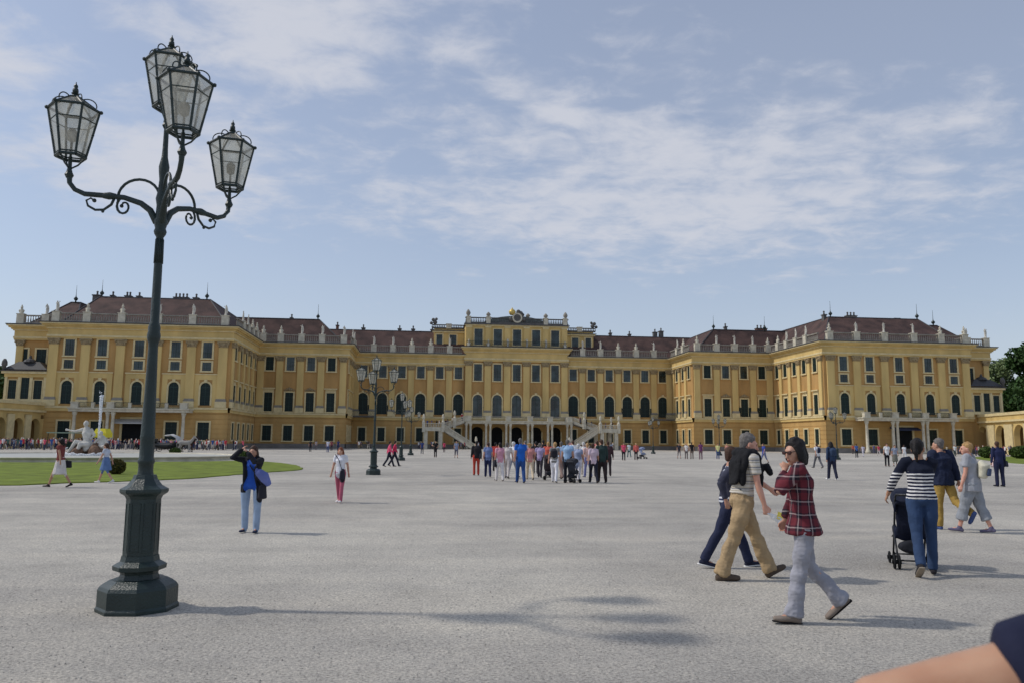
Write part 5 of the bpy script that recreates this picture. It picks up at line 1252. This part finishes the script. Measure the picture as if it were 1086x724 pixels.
for e in (-1, 1):
    m.loft([q(e * .034, .1, .024), q(e * .036, .105, .0), ], [.026 * s, .022 * s], [.006, .006], ref=q(1, 0, 0) - q(0, 0, 0), cap=.6)
m.mat('dark'); m.tube([q(-.012, .106, .02), q(.012, .106, .02)], .004, 6)
for e in (-1, 1): m.tube([q(e * .058, .1, .022), q(e * .08, .0, .018)], .003, 6)
m.build('sunglasses', t, True, local=True)
# --- woman pushing the pushchair
J = pose(1.68, lean=3, turn=4, legL=(-14, 18), legR=(3, 0), footL=-40, footR=0, handL=(-.38, .22, 1.0), elL=(-1, -.7, .1), handR=(.02, .34, 1.0), elR=(.7, -.4, -.4), head=(-24, -6), female=True)
t, q, body = near_person(982, 609.5, 70, 'woman seen from behind in blue jeans and navy-white striped top, pushing a pushchair', J, 'skin_tan', ('tail', 'black'))
garment(t, 'jeans', trousers_prims, cm(46, 66, 98), J, 3, w=1.02, hem=.06, disp=.007)
garment(t, 'striped_top', top_prims, 'navy_white_stripes', J, 4, hem=.0, sleeve=1.72, w=1.06, puff=1.0)
shoe_pair(t, simple('dark_trainers', 44, 42, 46), J, big=1.08, disp=.002)
m = MB().mat(simple('worn_tan_sole', 150, 138, 122)); H_, T_ = J['heelL'], J['toeL']; d = (T_ - H_).normalized(); nn = d.cross(V(1, 0, 0)).normalized(); nn = nn if nn.z < 0 or nn.y < 0 else -nn
m.loft([H_ + nn * .03 - d * .02, H_.lerp(T_, .5) + nn * .028, T_ + nn * .024 + d * .03], [.036, .043, .034], [.01, .01, .01]); m.build('shoe_sole', t, True, local=True)
pc_ = pushchair(967, 600.5, 70, 'dark navy pushchair pushed by the woman in the striped top', (24, 30, 50), .94)
# --- man in mustard trousers
J = pose(1.76, lean=6, turn=0, legL=(6, 2), legR=(-22, 42), footR=-62, handL=(-.24, .18, .95), handR=(.26, -.1, .88), head=(20, -6))
t, q, body = near_person(1004, 561, 104, 'man in mustard trousers and dark navy jacket walking away with one foot kicked back', J, 'skin_light', ('short', 'grey'))
garment(t, 'trousers', trousers_prims, cm(166, 136, 70), J, 3, w=1.0, hem=.066, disp=.01)
garment(t, 'jacket', top_prims, cm(30, 38, 62), J, 4, hem=.1, sleeve=1.92, w=1.2, puff=1.2, disp=.016)
shoe_pair(t, simple('blue_trainers', 70, 90, 140), J, big=1.12, disp=.002)
# --- woman in grey
J = pose(1.7, lean=3, turn=0, legL=(18, 4), legR=(-14, 8), footR=-10, handL=(-.27, .12, .88), handR=(.27, -.08, .88), head=(28, -4), female=True)
t, q, body = near_person(1034, 564.5, 138, 'blond woman in grey top and cropped grey trousers with a white and blue backpack', J, 'skin_pink', ('short', 'blonde'))
garment(t, 'trousers', trousers_prims, cm(142, 146, 152), J, 3, w=1.28, to=.62, hem=.095, disp=.012)
garment(t, 'top', top_prims, cm(156, 158, 164), J, 4, hem=.14, sleeve=.6, w=1.3, puff=1.3)
shoe_pair(t, simple('purple_grey_shoes', 92, 88, 112), J, big=1.06, disp=.002)
P = Prim(); P.loft('x', [J['waist'] + V(0, -.2, -.02), J['chest'] + V(0, -.24, -.04), J['neck'] + V(0, -.19, -.12)], [.14, .15, .1], [.08, .1, .05], cap=.4); bp1 = cloth('backpack', P, t, cm(206, 200, 178), .013, .006, 3)
P = Prim(); P.loft('x', [J['waist'] + V(0, -.3, .0), J['chest'] + V(0, -.33, -.1)], [.11, .11], [.03, .03], cap=.4); cloth('backpack_pocket', P, bp1, cm(70, 82, 112), .013, .004, 3)
# --- foreground arm at the lower right: a bystander just outside the frame
J = pose(1.66, lean=0, turn=0, legL=(2, 2), legR=(-2, 2), handL=(-.32, .16, 1.15), elL=(-1, 0, .3), handR=(.3, .05, .85), female=True)
t = empty('person')
fp_ = CAM + FH * .9 + RT * .845; place(t, 0, 0, 82, 'bystander in a navy short-sleeved shirt, only one bare arm reaching in at the bottom right corner', D=None) if False else None
t.location = (fp_.x, fp_.y, 0); t.rotation_euler.z = R(90) - YAW - PI / 2; tag(t, 'bystander in a navy short-sleeved shirt, bare arm reaching in at the bottom right corner', 'person')
ARM = t; ARMJ = J
P = Prim(); head_prims(P, J); body_prims(P, J, curl=40); me = remesh_mb(P.mb, .007, 3, .5); me.materials.append(M_['skin_tan']); me.name = 'body'; new_obj('body', me, t)
P = Prim(); hair_prims(P, J, 'short'); cloth('hair', P, t, hm('brown'), .01, .006, 2)
garment(t, 'shirt', top_prims, cm(24, 28, 52), J, 4, hem=.05, sleeve=.42, w=1.05, puff=1.1, voxel=.008, disp=.004)
garment(t, 'trousers', trousers_prims, cm(50, 52, 60), J, 3); shoe_pair(t, simple('dark_trainers', 44, 42, 46), J)
# ------------------------------------------------------------------ middle-distance people: one mesh each
def person(px, feet, h, az, ps, mats, label, group=None, voxel=.016, D=None, **k):
    hk = k.pop('head', (0, -6)); fem = k.pop('female', False)
    J = pose(h, lean=k.pop('lean', 3), female=fem, head=hk, **ps)
    me = far_person('person', J, mats, voxel=voxel, **k)
    o = new_obj('person', me); place(o, px, feet, az, label, group, D); return o
person(265, 564.5, 1.52, 268, dict(legL=(3, 2), legR=(-3, 2), handL=(.03, .26, 1.6), handR=(.17, .2, 1.66), elL=(-1, .2, -1.2), elR=(1, 0, -1), stance=.13), dict(mset((36, 80, 170), (150, 170, 196), 'brown', (40, 46, 70)), coat=cm(26, 28, 36), scarf=cm(104, 116, 176)), 'person in bright blue top, black cardigan and light jeans taking a photo toward the camera', voxel=.0125, female=True, hair='bob', sleeve=0, w=1.1, bag=(-.25, .1, .84), lean=0, coat=True)
person(360, 532.5, 1.45, 262, dict(STEP), mset((226, 226, 232), (178, 92, 112), 'red', (230, 224, 224)), 'girl with auburn hair in a white T-shirt and pink trousers walking toward the camera', voxel=.013, female=True, hair='long', sleeve=.5, hem=.05, bag=(-.12, .16, .9))
person(62, 516.5, 1.66, 178, dict(WALKA), mset((120, 60, 56), (206, 200, 196), 'black', (40, 36, 36), 'skin_tan'), 'dark-haired woman in a pale skirt with a black bag walking left along the lawn', voxel=.015, female=True, hair='tail', skirt=.42, bag=(.25, -.12, .82), sleeve=.3)
person(111, 512, 1.5, 182, dict(WALKB), mset((190, 196, 208), (92, 118, 160), 'brown', (220, 220, 220)), 'child in a short denim pinafore walking left beside the lawn, left of the lamp', voxel=.015, female=True, hair='tail', skirt=.3, sleeve=.4)
person(883, 508.5, 1.76, 96, dict(STEP), mset((44, 62, 90), (36, 40, 60), 'black', (235, 235, 235), bag=(50, 66, 92)), 'long-haired woman in dark denim and white shoes walking away, right of the plaid shirt', voxel=.014, female=True, hair='long', sleeve=1.9, backpack=True, w=1.05)
person(867.5, 496, 1.74, 110, dict(WALKA), mset((222, 222, 226), (92, 92, 98), 'brown', (60, 60, 60), bag=(34, 44, 70)), 'man in a white shirt with a navy backpack walking away', voxel=.018, backpack=True, sleeve=.6)
person(1061, 515.5, 1.8, 92, dict(STAND), mset((36, 42, 76), (34, 38, 64), 'brown', (30, 30, 34), bag=(26, 30, 46)), 'person in an all dark blue outfit standing near the right edge', voxel=.014, sleeve=1.9, w=1.05, bag=(.24, -.05, .9))
CG = 'people in the walking group in the middle of the square'
crowd = [ # px, feet, h, az, pose, top, bottom, hair, label, extra
 (505, 503.5, 1.66, 94, STAND, (38, 34, 38), (176, 62, 48), 'black', 'leftmost of the central group, dark top with black bag and brick-red trousers', dict(bag=(.2, -.08, 1.0), sleeve=1.9)),
 (517.3, 505.6, 1.6, 88, STEP, (112, 128, 172), (34, 40, 76), 'brown', 'woman in a blue-lilac top and navy trousers in the central group', dict(female=True, w=1.1)),
 (529.8, 509.7, 1.6, 90, STEP, (212, 152, 168), (222, 216, 214), 'black', 'woman in a pink top and white trousers in the central group', dict(female=True, w=1.12, bag=(-.25, 0, .8))),
 (537.5, 507, 1.64, 86, WALKA, (206, 196, 190), (188, 180, 176), 'grey', 'person in pale beige just right of the pink top', {}),
 (543.5, 506.5, 1.68, 80, WALKB, (226, 224, 226), (170, 174, 188), 'white', 'person in white mostly hidden left of the man in royal blue', {}),
 (552, 511.8, 1.78, 92, STEP, (34, 98, 190), (42, 74, 130), 'grey', 'man in a royal blue shirt, blue jeans in the central group', dict(w=1.12)),
 (562, 508.5, 1.62, 92, WALKA, (206, 140, 134), (206, 188, 160), 'blonde', 'woman in a salmon top, beige trousers and straw hat', dict(female=True, hat=True)),
 (572.4, 506, 1.6, 90, STEP, (164, 150, 186), (58, 54, 62), 'grey', 'person in a lilac shirt and dark trousers in the central group', {}),
 (581, 505, 1.66, 90, STEP, (206, 98, 80), (120, 110, 116), 'blonde', 'person in a coral red top leaning over a pushchair in the central group', {}),
 (588, 511.4, 1.64, 92, STEP, (128, 126, 124), (232, 230, 234), 'blonde', 'blond woman in a grey waistcoat and bright white trousers', dict(female=True, sleeve=.3, backpack=True, w=1.05)),
 (595.5, 507.5, 1.7, 90, WALKB, (166, 186, 214), (150, 128, 120), 'grey', 'person in pale sky blue half hidden behind the white-trousered woman', {}),
 (602, 511, 1.74, 90, STAND, (150, 182, 216), (36, 38, 48), 'grey', 'man in a light blue shirt and black trousers in the central group', dict(w=1.1)),
 (613, 510.5, 1.58, 90, STEP, (152, 164, 192), (226, 224, 232), 'white', 'white-haired woman in a grey-blue tunic and white trousers', dict(female=True, hem=.22, w=1.1)),
 (623.5, 506, 1.6, 94, STEP, (214, 176, 168), (120, 124, 170), 'blonde', 'person in blush pink between the tunic and the peach top', {}),
 (629.5, 512, 1.64, 86, WALKA, (198, 178, 190), (28, 30, 44), 'brown', 'brown-haired woman in a pale mauve top and slim black trousers', dict(female=True, sleeve=.7)),
 (638.5, 511.7, 1.76, 90, STEP, (40, 58, 56), (44, 36, 36), 'brown', 'man in a dark green jacket, rightmost of the front row of the group', dict(sleeve=1.9, w=1.1)),
 (645, 504.5, 1.7, 92, STEP, (70, 48, 52), (48, 40, 42), 'brown', 'person in dark maroon at the right end of the central group', dict(sleeve=1.9)),
 (633, 505.5, 1.72, 92, STEP, (206, 168, 150), (90, 84, 90), 'brown', 'person in a peach top behind the man in the green jacket', {}),
 (557, 499, 1.7, 90, STAND, (206, 196, 200), (90, 84, 90), 'grey', 'person in off-white behind the man in royal blue', {}),
 (576, 498, 1.74, 90, STAND, (30, 30, 36), (40, 40, 46), 'black', 'tall person in black at the back of the central group', {}),
 (608, 500, 1.72, 90, STAND, (236, 234, 234), (90, 96, 110), 'brown', 'person in a white top at the back of the central group', {}),
 (525, 499, 1.6, 90, STAND, (160, 52, 46), (60, 50, 52), 'black', 'person in a dark red top at the back left of the central group', {}),
 (568, 502, 1.66, 90, STAND, (40, 38, 42), (50, 48, 52), 'black', 'dark-clad person behind the lilac shirt', {}),
 (619, 503, 1.66, 90, STEP, (230, 226, 222), (200, 190, 180), 'white', 'white-haired person in cream behind the tunic', {}),
]
for px, ft, h, az, ps, tp, bt_, hr, lab, ex in crowd:
    ex = dict(ex); az += rnd.uniform(-22, 22); ex['head'] = (rnd.uniform(-45, 45), rnd.uniform(-14, 2)); ex['lean'] = rnd.uniform(0, 7); person(px, ft, h, az, ps, mset(tp, bt_, hr, (60, 52, 50)), lab, CG, voxel=.022, **ex)
pushchair(583, 508.5, 90, 'pushchair in the central group left of the white-trousered woman', (60, 52, 56), 1.0)
pushchair(607.5, 511.5, 60, 'low dark pushchair between the light blue shirt and the grey-blue tunic', (50, 52, 60), .9)
pushchair(681.5, 486, 20, 'grey-blue pushchair standing alone right of the central group', (140, 150, 180), 1.1)
MG = 'people scattered over the far part of the square'
mid = [
 (412.5, 494.6, 1.66, 10, WALKA, (222, 84, 120), (30, 32, 48), 'black', 'walker in a bright pink jacket, left one of a pair near the lamps'),
 (418, 494.2, 1.68, 12, WALKB, (196, 50, 86), (34, 34, 50), 'black', 'walker in a crimson jacket, right one of a pair near the lamps'),
 (461.7, 484.6, 1.7, 270, AKIMBO, (30, 28, 32), (40, 36, 40), 'brown', 'person all in black standing before the left staircase'),
 (483.8, 485.5, 1.75, 280, WALKA, (138, 148, 172), (96, 92, 104), 'brown', 'person in a grey-blue top and shorts striding before the staircase'),
 (447.6, 481.2, 1.7, 90, WALKB, (44, 60, 110), (60, 62, 76), 'brown', 'person in a navy top right of the farthest lamp'),
 (471, 479.3, 1.6, 90, STAND, (186, 60, 92), (70, 50, 60), 'black', 'person in a raspberry top under the staircase'),
 (661.5, 487.9, 1.66, 270, STAND, (214, 82, 110), (40, 34, 40), 'black', 'person in hot pink and black, left of three right of the group'),
 (667.3, 484.7, 1.66, 100, WALKA, (206, 216, 214), (44, 80, 84), 'black', 'person in a pale top and teal trousers, middle of three'),
 (674.6, 487.5, 1.64, 268, STAND, (206, 104, 96), (48, 40, 44), 'blonde', 'person in a coral jacket and dark trousers beside the lone pushchair'),
 (648.5, 483, 1.7, 60, WALKB, (96, 106, 124), (60, 64, 78), 'brown', 'person in grey behind the right end of the central group'),
 (720.3, 486, 1.68, 270, WALKA, (60, 58, 66), (150, 140, 136), 'black', 'person in a dark top and shorts, leftmost of three at the palace corner'),
 (728, 486.3, 1.66, 270, STAND, (232, 226, 220), (110, 100, 100), 'blonde', 'person in a white top, middle of three at the palace corner'),
 (733.9, 486.3, 1.76, 90, STAND, (28, 26, 30), (120, 104, 96), 'brown', 'person in a black top, rightmost of three at the palace corner'),
 (743.3, 486.8, 1.78, 92, STAND, (112, 60, 104), (120, 90, 100), 'brown', 'person in a purple top standing by themselves'),
 (761.5, 486.4, 1.66, 268, STAND, (226, 222, 150), (62, 84, 130), 'brown', 'person in a pale yellow top and blue jeans left of the striding man'),
 (771, 484.5, 1.66, 262, STAND, (214, 150, 130), (200, 160, 140), 'blonde', 'person in pale salmon partly hidden by the striding man'),
 (799.5, 484.3, 1.66, 270, WALKA, (150, 162, 184), (170, 150, 150), 'brown', 'person in pale grey-blue right of the striding man'),
 (810.5, 491, 1.72, 200, WALKB, (52, 72, 150), (110, 116, 150), 'brown', 'person in a blue top and shorts between the man and the plaid shirt'),
 (905, 481, 1.7, 90, STAND, (190, 90, 70), (80, 70, 70), 'brown', 'person in a rust top near the right corner of the palace'),
 (908.8, 484.8, 1.74, 90, STAND, (60, 98, 160), (30, 32, 44), 'black', 'person in a mid-blue shirt and black trousers near the right corner'),
 (915.7, 484, 1.64, 90, WALKB, (196, 192, 206), (190, 186, 196), 'brown', 'person in pale lilac near the right corner'),
 (927, 480.5, 1.68, 270, STAND, (76, 84, 140), (90, 90, 110), 'brown', 'person in indigo before the right porch'),
 (932.3, 482.5, 1.66, 90, WALKA, (196, 62, 92), (200, 190, 186), 'brown', 'person in a magenta top before the right porch'),
 (941.2, 494.2, 1.76, 268, STAND, (232, 232, 232), (28, 28, 34), 'brown', 'man in a white shirt and black trousers left of the striped top'),
 (949.6, 494, 1.64, 270, STAND, (150, 158, 176), (112, 112, 104), 'brown', 'woman in a grey-blue top and olive skirt left of the striped top'),
 (959.6, 488.5, 1.7, 90, WALKA, (230, 230, 230), (220, 218, 216), 'brown', 'person all in white before the right porch door'),
 (967, 480.5, 1.6, 90, STAND, (214, 120, 150), (130, 110, 120), 'brown', 'person in a rose top before the right porch door'),
 (1012.8, 483.5, 1.74, 270, STAND, (228, 230, 226), (36, 60, 56), 'brown', 'person in white and dark green behind the mustard trousers'),
 (1038.5, 482.5, 1.7, 92, STAND, (40, 40, 48), (46, 46, 56), 'black', 'person in black by the arcade, left of the small ball bush'),
 (1054.5, 495, 1.6, 180, STEP, (150, 96, 130), (222, 190, 190), 'black', 'person in plum and pale pink just left of the dark blue outfit'),
 (329, 478.6, 1.66, 90, STAND, (32, 32, 38), (36, 36, 44), 'black', 'person in black before the left courtyard wall, leftmost of a few'),
 (335, 476.5, 1.66, 90, STAND, (170, 160, 160), (110, 100, 104), 'brown', 'person in light grey beside the one in black, left courtyard'),
 (347.5, 479.2, 1.7, 92, STAND, (196, 196, 208), (80, 90, 130), 'brown', 'person in pale grey and blue behind the auburn-haired girl'),
 (351.5, 477.5, 1.7, 90, STAND, (120, 56, 66), (60, 50, 60), 'brown', 'person in maroon left of the auburn-haired girl'),
 (358.5, 477.5, 1.74, 90, STAND, (52, 56, 100), (46, 50, 80), 'black', 'person in navy directly behind the auburn-haired girl\'s head'),
]
for i, (px, ft, h, az, ps, tp, bt_, hr, lab) in enumerate(mid):
    sk = .5 if 'skirt' in lab else None
    person(px, ft, h, az, ps, mset(tp, bt_, hr, (50, 46, 46)), lab, MG, voxel=.03, shorts=.35 if 'shorts' in lab else 1.0, skirt=sk, sleeve=1.9 if 'jacket' in lab else .5, female=i % 2 == 1)
# dense crowds: shared body meshes, clothes colour set per object
rnd = random.Random(21)
TPL = []
for i, (ps, fem, kw) in enumerate(((STAND, False, {}), (STEP, True, dict(hair='long')), (WALKA, False, dict(backpack=True)), (AKIMBO, True, dict(skirt=.45, hair='bob')), (WALKB, True, dict(hem=.1)), (STAND, True, dict(shorts=.4)), (PHONE, False, dict(hat=True)))):
    me = far_person('person', pose(1.7, lean=2, female=fem, head=(rnd.uniform(-30, 30), -5), **ps), mset((200, 200, 200), (60, 60, 80)), voxel=.05, **kw)
    TPL.append(me)
TOPS = [(222, 220, 222), (196, 60, 70), (40, 44, 60), (60, 90, 150), (206, 140, 150), (120, 130, 150), (30, 30, 34), (150, 160, 180), (196, 190, 170), (90, 60, 90), (216, 90, 110), (80, 110, 100), (236, 232, 226), (150, 40, 50), (70, 74, 90)]
BOTS = [(44, 52, 84), (34, 34, 40), (140, 126, 104), (90, 96, 110), (60, 64, 80), (200, 194, 186), (70, 60, 58)]
def extra_person(p, lab, grp, rz=None, z=0):
    o = new_obj('person', rnd.choice(TPL)); o.location = (p[0], p[1], z); o.rotation_euler.z = rnd.uniform(0, 2 * PI) if rz is None else rz
    k = rnd.uniform(.93, 1.06); o.scale = (k, k, k)
    cols = [M_['skin_light'], cm(*rnd.choice(TOPS)), cm(*rnd.choice(BOTS)), hm(rnd.choice(list(HAIRC))), cm(50, 46, 46), cm(*rnd.choice(TOPS))]
    for s_, m_ in zip(o.material_slots, cols): s_.link = 'OBJECT'; s_.material = m_
    tag(o, lab, 'person', grp)
for k in range(175):
    px = rnd.uniform(-4, 262); D = rnd.uniform(117, 126) if px > 60 else rnd.uniform(108, 122)
    if px > 160: D = rnd.uniform(118, 127)
    extra_person(at_d(px, D), 'tiny visitor standing in the long dense queue along the foot of the left wing', 'dense queue along the left wing')
for k in range(34):
    px = rnd.uniform(985, 1086); D = rnd.uniform(118, 150) if px > 1030 else rnd.uniform(135, 152)
    extra_person(at_d(px, D), 'tiny visitor by the right-hand arcade and right end of the palace', 'visitors near the right arcade')
for k in range(30):
    px = rnd.choice([rnd.uniform(372, 395), rnd.uniform(440, 520), rnd.uniform(590, 650)]); D = rnd.uniform(158, 172)
    extra_person(at_d(px, D), 'tiny visitor near the foot of the central staircase', 'visitors at the central staircase')
for sd in (-1, 1):
    for k in range(7):
        w_ = rnd.random(); extra_person((sd * (12.8 + 4.6 * w_), 30.6 + rnd.random() * 1.6 - 1.2 * w_), 'tiny visitor on the upper flight of the central staircase', 'visitors on the upper stairs', z=6.3 - 1.75 * w_)
    for k in range(4): extra_person((sd * rnd.uniform(18, 21), rnd.uniform(26.5, 31.5)), 'tiny visitor on the stair landing', 'visitors on the stair landings', z=4.6)
# ------------------------------------------------------------------ trees
def tree(x, y, h, r, label, mat, seed, n=9000, leaf=.35, trunk_h=.3, group=None):
    rnd = random.Random(seed); t = empty('tree', (x, y, 0), label, 'tree', group)
    tr = MB().mat('bark'); tr.tube([(0, 0, 0), (.1, 0, h * .25), (.0, .1, h * .5), (.1, 0, h * .8)], [h * .028, h * .022, h * .016, h * .006], 8)
    cs = []
    for k in range(75):
        a = rnd.uniform(0, 2 * PI); zz = rnd.uniform(trunk_h, .93); rr = r * math.sin(PI * min(1, max(.12, (zz - trunk_h * .6) / (1.08 - trunk_h * .6)))) ** .6 * rnd.uniform(.35, .85)
        c = (rr * math.cos(a), rr * math.sin(a), h * zz); cs.append((c, r * rnd.uniform(.22, .36)))
        if k < 22: tr.tube([(0, 0, h * zz * .6), (c[0] * .5, c[1] * .5, h * zz * .85), c], [h * .01, h * .007, h * .003], 5)
    tr.build('trunk', t, local=True)
    mb = MB().mat(mat); leaf_cloud(mb, cs, int(n * 1.7), leaf * 1.15, rnd, .8); mb.build('crown', t, local=True)
    return t
tree(130, 30, 27, 9, 'tall dark green tree rising behind the right arcade', 'leaf_dark', 1, 12000, .42, .12)
tree(119, 42, 23.5, 7, 'pale grey-green tree just right of the palace corner', 'leaf_light', 2, 8000, .36, .12)
tree(129, 46, 25, 8, 'pale green tree partly behind the dark one', 'leaf_light', 3, 8000, .38, .12)
tree(136, 22, 24, 9, 'dark green tree at the far right beyond the frame edge', 'leaf_dark', 4, 8000, .42, .12)
tree(112, 16, 15, 6, 'lower dark green tree directly above the arcade roof', 'leaf_dark', 5, 7000, .36, .1)
tree(-104, 18, 15.5, 6, 'dark green tree at the extreme left beside the palace block', 'leaf_dark', 6, 6000, .36, .12)
tree(-96.5, -24, 6.5, 2.2, 'small rusty green tree in front of the left arcade edge', simple('rusty_leaves', 84, 78, 36, var=.5, scale=6), 7, 3000, .18, .2)
# ------------------------------------------------------------------ light and sky
SUN_EL = R(48); sd_ = Vector((.986, -.165, 0)).normalized() * math.cos(SUN_EL) - Vector((0, 0, math.sin(SUN_EL)))
sl = bpy.data.lights.new('sun', 'SUN'); sl.energy = 2.1; sl.angle = R(2.2); sl.color = (1, .95, .87)
so = bpy.data.objects.new('sun', sl); col.objects.link(so); so.rotation_euler = sd_.to_track_quat('-Z', 'Y').to_euler(); so.location = (-60, 0, 80)
wd = bpy.data.worlds.new('World'); sc.world = wd; wd.use_nodes = True; nt = wd.node_tree; nt.nodes.clear()
out = nd(nt, 'ShaderNodeOutputWorld'); bg = nd(nt, 'ShaderNodeBackground'); nt.links.new(bg.outputs[0], out.inputs[0]); bg.inputs[1].default_value = .13
sky = nd(nt, 'ShaderNodeTexSky'); sky.sky_type = 'NISHITA'; sky.sun_disc = False; sky.sun_elevation = SUN_EL; sky.sun_rotation = math.atan2(-.986, .165)
sky.air_density = 1.0; sky.dust_density = 1.2; sky.ozone_density = 1.6; sky.altitude = 200
tc = nd(nt, 'ShaderNodeTexCoord'); sx = nd(nt, 'ShaderNodeSeparateXYZ'); nt.links.new(tc.outputs['Generated'], sx.inputs[0])
def mth(op, a, b=None, c=None):
    n = nd(nt, 'ShaderNodeMath', operation=op)
    for i, v in enumerate((a, b, c)):
        if v is None: continue
        if isinstance(v, (int, float)): n.inputs[i].default_value = v
        else: nt.links.new(v, n.inputs[i])
    return n.outputs[0]
zz = mth('ADD', mth('MAXIMUM', sx.outputs['Z'], 0.0), .12)
cx = mth('DIVIDE', sx.outputs['X'], zz); cy = mth('DIVIDE', sx.outputs['Y'], zz)
cb = nd(nt, 'ShaderNodeCombineXYZ'); nt.links.new(cx, cb.inputs[0]); nt.links.new(cy, cb.inputs[1])
def sn(scale, detail, rough, loc=(0, 0, 0), sc_=(1, 1, 1), rot=0, dist=0):
    mp = nd(nt, 'ShaderNodeMapping'); mp.inputs['Location'].default_value = loc; mp.inputs['Scale'].default_value = sc_; mp.inputs['Rotation'].default_value = (0, 0, rot); nt.links.new(cb.outputs[0], mp.inputs[0])
    n = nd(nt, 'ShaderNodeTexNoise'); n.inputs['Scale'].default_value = scale; n.inputs['Detail'].default_value = detail; n.inputs['Roughness'].default_value = rough; n.inputs['Distortion'].default_value = dist
    nt.links.new(mp.outputs[0], n.inputs[0]); return n.outputs['Fac']
def blob(dx, dy, rx, ry, rot):
    """soft cloud field centred on a sky direction (plane coordinates)"""
    c, s = math.cos(rot), math.sin(rot)
    ax = mth('SUBTRACT', cx, dx); ay = mth('SUBTRACT', cy, dy)
    u = mth('DIVIDE', mth('ADD', mth('MULTIPLY', ax, c), mth('MULTIPLY', ay, s)), rx); v = mth('DIVIDE', mth('SUBTRACT', mth('MULTIPLY', ay, c), mth('MULTIPLY', ax, s)), ry)
    return mth('POWER', 2.718, mth('MULTIPLY', mth('ADD', mth('MULTIPLY', u, u), mth('MULTIPLY', v, v)), -1.0))
def plane_dir(px, py):
    d = (FW + r2 * ((px - 543) / FPX) + u2 * ((362 - py) / FPX)).normalized(); z = max(d.z, 0) + .12; return d.x / z, d.y / z
def band(p0, p1, width):
    a = plane_dir(*p0); b = plane_dir(*p1); c = ((a[0] + b[0]) / 2, (a[1] + b[1]) / 2); L = math.hypot(b[0] - a[0], b[1] - a[1]); return blob(c[0], c[1], L / 2 * 1.05, width, math.atan2(b[1] - a[1], b[0] - a[0]))
fields = [(band((440, 30), (520, 90), .12), .8), (band((530, 90), (660, 150), .12), .95), (band((100, 100), (330, 130), .25), .7), (band((130, 20), (440, 60), .26), 1.25), (band((450, 60), (640, 140), .08), .9), (band((0, 180), (330, 190), .42), 1.2), (band((330, 200), (1086, 235), .75), 1.0), (band((800, 150), (1086, 150), .3), .75), (band((-100, 60), (100, 80), .25), .8), (band((640, 110), (860, 60), .035), .25)]
fsum = None
for fo, a in fields:
    v = mth('MULTIPLY', fo, a); fsum = v if fsum is None else mth('MAXIMUM', fsum, v)
n1 = sn(2.3, 9, .6, (3.3, 1.2, 0), (.8, 1.25, 1), .1, .3); n2 = sn(7.5, 9, .6, (1.1, 7.2, 0), (1, 1.15, 1), .2, .3); n3 = sn(.8, 4, .5, (5, 2, 0))
nn = mth('ADD', mth('ADD', mth('MULTIPLY', n1, .42), mth('MULTIPLY', n2, .58)), mth('MULTIPLY', mth('SUBTRACT', fsum, .5), .34))
mr = nd(nt, 'ShaderNodeMapRange'); mr.interpolation_type = 'SMOOTHSTEP'; mr.inputs['From Min'].default_value = .44; mr.inputs['From Max'].default_value = .74; nt.links.new(nn, mr.inputs[0])
mask = mth('MULTIPLY', mr.outputs[0], .75)
veil = mth('MULTIPLY', n3, .16)
mask = mth('MINIMUM', mth('ADD', mask, veil), .95)
hz = mth('POWER', mth('SUBTRACT', 1.0, mth('MINIMUM', mth('MAXIMUM', sx.outputs['Z'], 0.0), 1.0)), 9.0)
hzm = mth('ADD', mth('MULTIPLY', hz, .55), .32)
m1 = nd(nt, 'ShaderNodeMix', data_type='RGBA'); nt.links.new(mask, m1.inputs[0]); nt.links.new(sky.outputs[0], m1.inputs[6]); m1.inputs[7].default_value = (5.3, 5.35, 5.7, 1)
m2 = nd(nt, 'ShaderNodeMix', data_type='RGBA'); nt.links.new(hzm, m2.inputs[0]); nt.links.new(m1.outputs[2], m2.inputs[6]); m2.inputs[7].default_value = (4.1, 4.35, 5.1, 1)
nt.links.new(m2.outputs[2], bg.inputs[0])
sc.view_settings.view_transform = 'Standard'; sc.view_settings.look = 'None'; sc.view_settings.exposure = 0; sc.view_settings.gamma = 1
sc.render.engine = 'CYCLES'; sc.cycles.use_denoising = True; sc.cycles.max_bounces = 6
